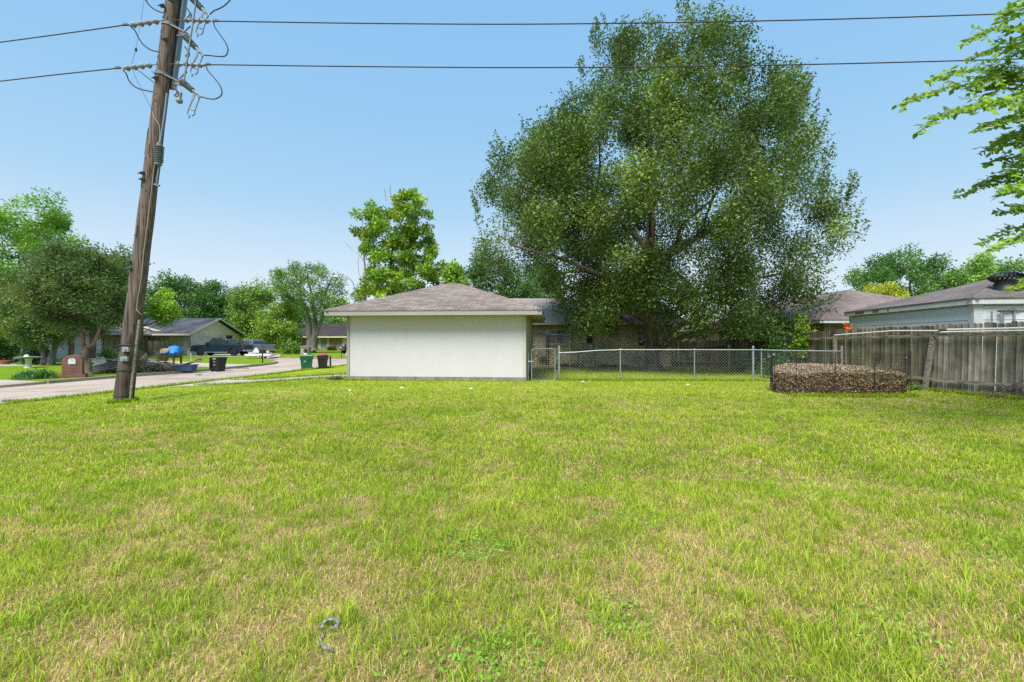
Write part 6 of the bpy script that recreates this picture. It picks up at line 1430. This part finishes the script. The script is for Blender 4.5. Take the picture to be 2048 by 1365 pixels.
tree('slender_tree', 'thin dark feathery tree top just left of the utility pole', 'tree', (-36.2, 43.5, ZF), 43.5,
     [(500,228,262),(520,222,290),(560,235,285),(600,240,280)], [trk(43.5, [(252,716,.2,0),(254,600,.14,0),(250,520,.04,0)])],
     26, 60, .8, .26, [(.07,.13,.04), (.10,.17,.05)], depth=.6, limbs=14, seed=23)
CM0, CM1, CM2 = (.085,.145,.045), (.115,.185,.05), (.21,.24,.06)
tree('crape_myrtle', 'dark green crape myrtle with forked trunk on the left lawn by the bird bath', 'tree', (-34.1, 33.4, ZF), 33.4,
     [(535,60,130),(560,25,160),(600,5,175),(640,5,170),(672,25,150),(690,50,130)],
     [trk(33.4, [(90,731,.24,0),(84,700,.19,0),(70,672,.13,0),(40,648,.07,0)]), trk(33.4, [(102,731,.22,0),(108,700,.18,0),(118,660,.12,0),(122,620,.06,0)]), trk(33.4, [(108,706,.12,0),(128,685,.09,-.3),(150,660,.05,-.5)]), trk(33.4, [(84,700,.12,0),(64,690,.10,.2),(42,665,.06,.4)])],
     120, 210, .75, .20, [CM0, CM1, CM2], m_leaf, m_bark_grey, .8, gain=1.15, group= 'crape myrtles on the left lawn', limbs=40, seed=24, aspect=.38, root_flare=1.3)
c = G(176, 750, ZF)
tree('crape_myrtle', 'dark green crape myrtle with tan forked trunk right behind the brick mailbox', 'tree', (c.x, c.y, ZF), c.y,
     [(492,115,180),(515,85,232),(545,65,248),(580,55,252),(615,60,252),(645,100,245),(668,130,235)],
     [trk(c.y, [(176,750,.16,0),(172,715,.135,0),(166,690,.11,0),(160,650,.08,0),(158,600,.04,0)]), trk(c.y, [(172,712,.11,0),(186,690,.09,0),(196,668,.07,0),(205,630,.03,0)]), trk(c.y, [(167,690,.07,0),(145,655,.05,.5),(120,620,.03,.8)])],
     170, 230, .55, .14, [CM0, CM1, CM2], m_leaf, m_bark_brown, .85, gain=1.15, group= 'crape myrtles on the left lawn', limbs=60, seed=25, aspect=.38, root_flare=1.3, limb_r=.03)
tree('yellow_green_tree', 'small bright yellow green tree just right of the utility pole', 'tree', (-42.5, 53, ZF), 50,
     [(578,262,300),(598,255,316),(625,255,320),(650,262,302)], [trk(50, [(283,712,.18,2),(284,640,.14,1),(284,600,.05,0)])],
     30, 140, .75, .30, [(.20,.36,.03), (.28,.42,.04)], depth=.7, limbs=12, seed=26)
def fartree(label, D, sl, base_px, cols, n=70, per=110, cr=1.6, leaf=.55, seed=0, name='background_tree', **kw):
    bx = (base_px-1024)/F*D; top = min(s[0] for s in sl)
    return tree(name, label, 'tree', (bx, D, ZF), D, sl, [[(bx, D, ZF, .35), (bx, D, 3.5, .28), (*P(base_px, top+40, D)[:], .08)]], n, per, cr, leaf, cols, depth=kw.pop('depth', .7), limbs=kw.pop('limbs', 14), seed=seed, **kw)
DK = [(.055,.125,.028), (.085,.17,.035), (.11,.21,.04)]
fartree('dark green rounded tree rising behind the slate grey roof', 86, [(550,348,378),(562,305,398),(585,292,420),(620,285,432),(655,285,432),(672,290,425)], 350, DK, 120, 150, 1.5, .45, 31, group='trees behind the far houses')
fartree('second dark green tree right of the highest one behind the grey roof', 90, [(568,398,438),(590,390,455),(620,388,470),(660,388,478),(690,395,480)], 435, DK, 80, 130, 1.5, .45, 32, group='trees behind the far houses')
fartree('small dark see through tree between two greener trees', 96, [(574,432,470),(590,424,480),(620,424,482),(650,430,480)], 455, [(.045,.085,.03),(.07,.12,.035)], 34, 90, 1.3, .42, 33, group='trees behind the far houses')
fartree('olive green tall tree behind the silver pickup truck', 76, [(570,484,528),(590,465,548),(620,455,562),(655,455,575),(685,468,578),(700,480,570)], 500, [(.12,.20,.035),(.17,.26,.04),(.22,.31,.05)], 110, 150, 1.4, .38, 34, group='trees behind the far houses')
fartree('small yellowish green tree with dark trunk right of the pickup trucks', 68, [(612,528,590),(630,510,602),(655,500,612),(680,512,606),(690,525,590)], 539, [(.18,.28,.04),(.24,.34,.05)], 60, 150, 1.1, .33, 35, group='trees behind the far houses')
fartree('low green tree behind the brown roofed house left of the garage', 110, [(590,490,520),(600,560,610),(630,560,630),(650,560,640)], 600, DK, 30, 110, 1.8, .6, 36, group='trees behind the far houses')
fartree('distant green tree line seen over the brown roof', 140, [(630,640,700),(636,620,760),(650,610,790)], 690, [(.10,.19,.06),(.14,.24,.07)], 40, 120, 2.0, .8, 37, name='distant_trees')
c = G(625, 706.5, ZF); OD = c.y
tree('open_oak', 'open crowned oak with spreading bare limbs on the lawn down the street', 'tree', (c.x, OD, ZF), OD,
     [(530,585,640),(545,545,672),(562,528,695),(585,540,705),(610,580,702),(635,595,668)],
     [trk(OD, [(622,707,.55,0),(620,680,.45,0),(618,650,.38,0),(612,620,.28,0),(600,592,.2,0),(570,570,.12,0),(545,552,.06,0)]), trk(OD, [(628,700,.45,0),(630,660,.38,0),(628,620,.28,0),(622,585,.18,0),(615,550,.08,0)]), trk(OD, [(630,680,.35,0),(640,650,.26,0),(650,615,.2,0),(668,590,.12,0),(690,570,.05,0)]), trk(OD, [(630,640,.25,0),(645,600,.18,1),(660,565,.10,1),(668,545,.05,1)])],
     120, 85, 1.0, .30, [(.10,.18,.035), (.14,.23,.04), (.19,.32,.04)], m_leaf, m_bark_grey, .7, hollow=.45, limbs=70, seed=41, root_flare=1.5, limb_r=.05,
     thin=lambda x, y: .35 if x > 665 else .1)
SD = 52.0
tree('sycamore', 'tall bright yellow green sycamore with pale trunks behind the garage', 'tree', (-14.0, SD, ZF), SD,
     [(380,800,840),(400,760,862),(412,718,862),(430,712,868),(455,704,872),(480,704,870),(500,716,868),(530,722,884),(560,710,892),(595,700,896),(640,700,896)],
     [trk(SD, [(779,715,.26,0),(776,600,.22,0),(779,540,.16,0),(790,470,.10,0),(820,410,.04,0)]), trk(SD, [(754,712,.2,0),(755,600,.15,0),(748,520,.10,0),(745,460,.05,0)]), trk(SD, [(731,700,.17,-.5),(731,560,.12,-.5),(727,500,.08,-.5),(724,430,.03,-.5)])],
     300, 120, .70, .27, [(.15,.28,.022), (.27,.42,.03), (.42,.54,.05)], m_leaf, m_bark_pale, .7, gain=1.0, fit=True, hollow=.25, limbs=60, seed=42, aspect=.8, limb_r=.035, up=.4, tuftvar=.6)
bm = MB()
for pts in ([(731,530),(722,515),(708,502),(690,486)], [(733,520),(728,495),(720,480),(705,455)], [(727,560),(718,548),(716,520),(720,505)], [(781,400),(780,372)], [(772,402),(769,378)]): bm.tube(smooth_pts(px_line(pts, SD-.4)), [.05]*1 + [.05-.04*i/(len(pts)*5) for i in range((len(pts)-1)*5)], 5)
o = bm.build('bare_twigs', m_bark_pale, [x for x in bpy.data.objects if x.name == 'sycamore'][0]); 
tree('young_sycamore', 'small bright green tree top peeking over the garage roof peak', 'tree', (-5.9, 45, ZF), 45,
     [(530,900,920),(545,890,932),(570,886,940),(600,886,944)], [trk(45, [(912,712,.15,0),(912,600,.1,0),(912,560,.04,0)])], 34, 110, .65, .27, [(.16,.30,.03), (.26,.40,.04)], gain=1.05, aspect=.8, limbs=10, seed=43)
fartree('dark green tree behind the tan brick house left of the big tree', 48, [(515,955,1010),(530,928,1045),(560,926,1085),(590,935,1110),(612,945,1120)], 1010, [(.05,.105,.03),(.075,.15,.04),(.10,.20,.05)], 110, 150, .95, .26, 44, group='trees behind the tan house')
fartree('mid green tree behind the tan house roof close to the big tree crown', 56, [(520,1050,1090),(545,1040,1120),(580,1040,1130),(612,1045,1130)], 1080, [(.08,.17,.05),(.12,.22,.06)], 50, 130, 1.0, .28, 45, group='trees behind the tan house')
fartree('broad dark green live oak beyond the rosy roof on the right', 66, [(508,1770,1835),(520,1730,1880),(540,1710,1905),(570,1690,1935),(600,1690,1950),(630,1690,1960)], 1820, [(.06,.14,.03),(.09,.18,.035),(.12,.23,.04)], 190, 150, 1.25, .34, 46, group='trees beyond the right houses', depth=.8)
fartree('green tree behind the turbine vent at the right edge', 62, [(528,1960,2090),(545,1905,2120),(575,1880,2140),(610,1880,2150)], 2020, [(.07,.15,.03),(.10,.20,.04),(.20,.31,.05)], 150, 140, 1.2, .33, 47, group='trees beyond the right houses')
fartree('loose light green sapling crown standing above the trees near the vent', 48, [(515,1945,1975),(530,1935,1992),(555,1935,1990),(580,1940,1985)], 1962, [(.16,.28,.06),(.22,.34,.07)], 24, 60, .7, .33, 48, group='trees beyond the right houses')
tree('golden_bush', 'yellow flowering bush crown between the two roofs on the right', 'tree', (26.5*1.19, 36+4, -.1), 40,
     [(570,1745,1775),(582,1720,1800),(598,1712,1822),(618,1712,1825)], [trk(40, [(1765,712,.12,0),(1765,640,.1,0),(1765,590,.04,0)])],
     60, 110, .55, .22, [(.24,.29,.03), (.38,.38,.04), (.16,.25,.03)], aspect=.4, limbs=12, seed=49, up=.2)
# far green belt closing the horizon
def belt():
    n = 60000; ang = RNG.uniform(R(-75), R(75), n); D = RNG.uniform(150, 175, n); x = np.sin(ang)*D; y = np.cos(ang)*D
    h = 5.5 + 4*fbm(ang*40+50, ang*0+3, 1.0, 91, 4); z = ZF + h*RNG.random(n)**.8
    w = RNG.random((n,1)); C = (np.array([(.06,.12,.04)])*w + np.array([(.11,.18,.06)])*(1-w))*RNG.uniform(.7,1.2,(n,1)); Ls = RNG.uniform(.9,1.7,(n,1))
    o = cloud_mesh('distant_woods', np.c_[x,y,z], Ls, Ls*.6, C, m_leaf); struct(o, 'stuff'); tag(o, 'low distant belt of green trees closing the horizon', 'trees')
belt()

# overhanging tree whose trunk stands outside the right edge
def near_tree():
    t = thing('overhanging_elm', 'bright green elm sprays hanging in from the right edge of the sky', 'tree', (11.2, 8.2, 0)); rr = random.Random(33); Y = 6.6
    wood = MB(); LP = []; LD = []; LU = []; LC = []; LL = []
    trunk = [Vector((11.2,8.2,-.1)), Vector((11.1,8.1,.4)), Vector((11.0,8.0,2.5)), Vector((10.8,7.8,4.5)), Vector((10.4,7.5,6.5)), Vector((10.1,7.2,8.0))]
    wood.tube(trunk, [.30,.22,.18,.14,.09,.05], 12)
    def spray(pts, y, width=1.0, dens=1.0, light=.5):
        q = smooth_pts([P(a, c, y + dyy) for (a, c), dyy in zip(pts, np.linspace(.3, 0, len(pts)))], 8); L_ = sum((q[i+1]-q[i]).length for i in range(len(q)-1))
        wood.tube(q, [max(.0025, .010*(1-i/len(q))) for i in range(len(q))], 5)
        # side twigs alternate and shorten towards the tip; leaves alternate on every twig
        def leaves(path, start):
            acc = 0; side = 1
            for i in range(len(path)-1):
                d = path[i+1]-path[i]; seg = d.length; 
                if seg < 1e-6: continue
                d.normalize(); acc += seg
                while acc > .026/dens:
                    acc -= .026/dens; side = -side; up = Vector((rr.gauss(0,.55), rr.gauss(0,.5)-.55, 1)).normalized(); s = d.cross(up).normalized()*side
                    ld = (d*.5 + s*.9 + Vector((0,0,-.25+rr.gauss(0,.4)))).normalized(); u = ld.cross(up).normalized()
                    LP.append(tuple(path[i+1]-d*acc)); LD.append(tuple(ld)); LU.append(tuple(u)); LL.append(rr.uniform(.065,.105))
                    k = rr.random(); b_ = rr.uniform(.65,1.25); m = min(1, light*.6+k*.5); LC.append(((.13+.17*m)*b_, (.27+.20*m)*b_, .024*b_))
        leaves(q[3:], 0); n = int(L_/.085)
        for k in range(n):
            f = (k+.5)/n; i = min(len(q)-2, int(f*(len(q)-1))); p = q[i]; d = (q[i+1]-q[i]).normalized(); s = d.cross(Vector((0,-.4,1))).normalized()*(1 if k % 2 else -1)
            ll = width*(.33*(1-f)**.8 + .07)*rr.uniform(.4,1.3); e = p + (d*.7+s*.6).normalized()*ll + Vector((0,0,rr.uniform(-.6,.7)*ll)); m = p.lerp(e,.5)+Vector((0,0,.05*ll))
            wood.tube([p,m,e], [.004,.003,.0015], 4, False); leaves([p, p.lerp(m,.5), m, m.lerp(e,.5), e], 0)
    S = [([(2110,20),(2060,30),(2015,28),(2004,48)],.8,.6), ([(2110,60),(2040,58),(1985,60),(1950,75),(1922,90)],.6,.4), ([(2120,120),(2050,95),(1990,98),(1945,118)],1,.9),
         ([(2130,170),(2040,150),(1950,140),(1880,152),(1858,168)],1.0,.9), ([(2130,200),(2030,178),(1930,170),(1850,188),(1802,214)],1.1,.7), ([(2130,230),(2040,208),(1950,212),(1880,235),(1834,266)],1.1,.4),
         ([(2130,250),(2060,232),(2000,240),(1955,262)],.9,.4), ([(2110,190),(2040,195),(1975,205),(1940,225)],1.1,.8), ([(2120,300),(2050,285),(2000,290),(1972,300)],.9,.5), ([(2120,340),(2050,318),(2000,318),(1972,330)],.9,.6),
         ([(2120,380),(2050,362),(1980,370),(1914,394)],1.0,.4), ([(2120,350),(2060,345),(2010,350),(1970,362)],1.0,.7), ([(2130,400),(2060,385),(2020,380),(1995,392)],.8,.3), ([(2130,430),(2070,448),(2010,462),(1957,488)],.5,.3),
         ([(2130,440),(2070,462),(2010,485),(1960,512)],.5,.3), ([(2130,460),(2080,465),(2040,478),(2022,488)],.4,.3), ([(2130,405),(2080,405),(2045,412),(2022,414)],.3,.3), ([(2110,90),(2060,80),(2030,100),(2010,130)],1,.8), ([(2110,130),(2060,130),(2020,160),(1980,190)],1.1,1.0),
         ([(2120,150),(2060,160),(2000,150),(1960,165)],1.1,.9), ([(2110,0),(2060,0),(2040,10),(2022,16)],.8,.7), ([(2110,270),(2060,260),(2020,268),(1990,285)],1,.5), ([(2120,40),(2080,45),(2050,70),(2035,95)],1.1,.6), ([(2120,210),(2080,215),(2030,230),(2000,250)],1.1,.4),
         ([(2150,545),(2090,555),(2050,562),(2018,580)],.6,.9), ([(2150,560),(2100,562),(2070,570),(2048,575)],.6,.7), ([(2150,320),(2100,310),(2050,335),(2020,345)],1,.5), ([(2150,370),(2090,350),(2040,375),(2010,385)],1,.5)]
    for _ in range(5):
        ty = rr.uniform(40, 470); e0 = float(np.interp(ty, [40,90,150,200,262,300,390,470], [2010,1965,1930,1910,1975,1985,1975,2040])) + abs(rr.gauss(0, 45)); r0 = rr.uniform(90, 190)
        S.append(([(e0+r0, ty-rr.uniform(0, 25)), (e0+r0*.6, ty-rr.uniform(10, 35)), (e0+r0*.3, ty-rr.uniform(5, 22)), (e0, ty)], rr.uniform(.8,1.2), rr.random()))
    for k, (pts, w, lg) in enumerate(S):
        y = Y + rr.uniform(-.5,.6); spray(pts, y, w, 1.0, lg); a = P(*pts[0], y+.3)
        tz = min(max(a.z-.6, .8), 7.2); i = np.interp(tz, [v.z for v in trunk], [0,1,2,3,4,5]); i0 = int(min(4, i)); s = trunk[i0].lerp(trunk[i0+1], i-i0)
        wood.tube([s, s.lerp(a,.5)+Vector((0,0,.12)), a], [.035,.02,.010], 6)
    # foliage on the unseen side of the crown
    for _ in range(150):
        an = rr.uniform(0, 2*math.pi); rad = rr.uniform(.4, 3.0); z = rr.uniform(2.6, 8.8); c_ = Vector((11.6 + math.cos(an)*rad, 8.2 + math.sin(an)*rad*.8, z))
        if c_.x/max(c_.y, .1) < 1.21: continue
        for __ in range(110):
            d = Vector((rr.gauss(0,1), rr.gauss(0,1), rr.gauss(0,.8)))*.26; LP.append(tuple(c_+d)); q = Vector((rr.gauss(0,1), rr.gauss(0,1), rr.gauss(-.3,.5))).normalized(); LD.append(tuple(q)); LU.append(tuple(q.cross(Vector((.1,.2,1))).normalized())); LL.append(.075); LC.append((.13,.25,.025))
    LP, LD, LU, LC, LL = map(np.array, (LP, LD, LU, LC, LL)); LL = LL[:,None]; W = LL*.58; nrm = np.cross(LD, LU)
    V = np.stack([LP, LP+LD*LL*.28+LU*W*.5+nrm*W*.1, LP+LD*LL*.62+LU*W*.42+nrm*W*.08, LP+LD*LL, LP+LD*LL*.62-LU*W*.42+nrm*W*.08, LP+LD*LL*.28-LU*W*.5+nrm*W*.1], 1).reshape(-1,3); i = np.arange(len(LP))*6
    npmesh('crown', V, [np.stack([i,i+1,i+2,i+3],1), np.stack([i,i+3,i+4,i+5],1)], m_leaf, np.repeat(LC,6,0), t)
    wood.build('trunk', m_bark_brown, t, True)
near_tree()
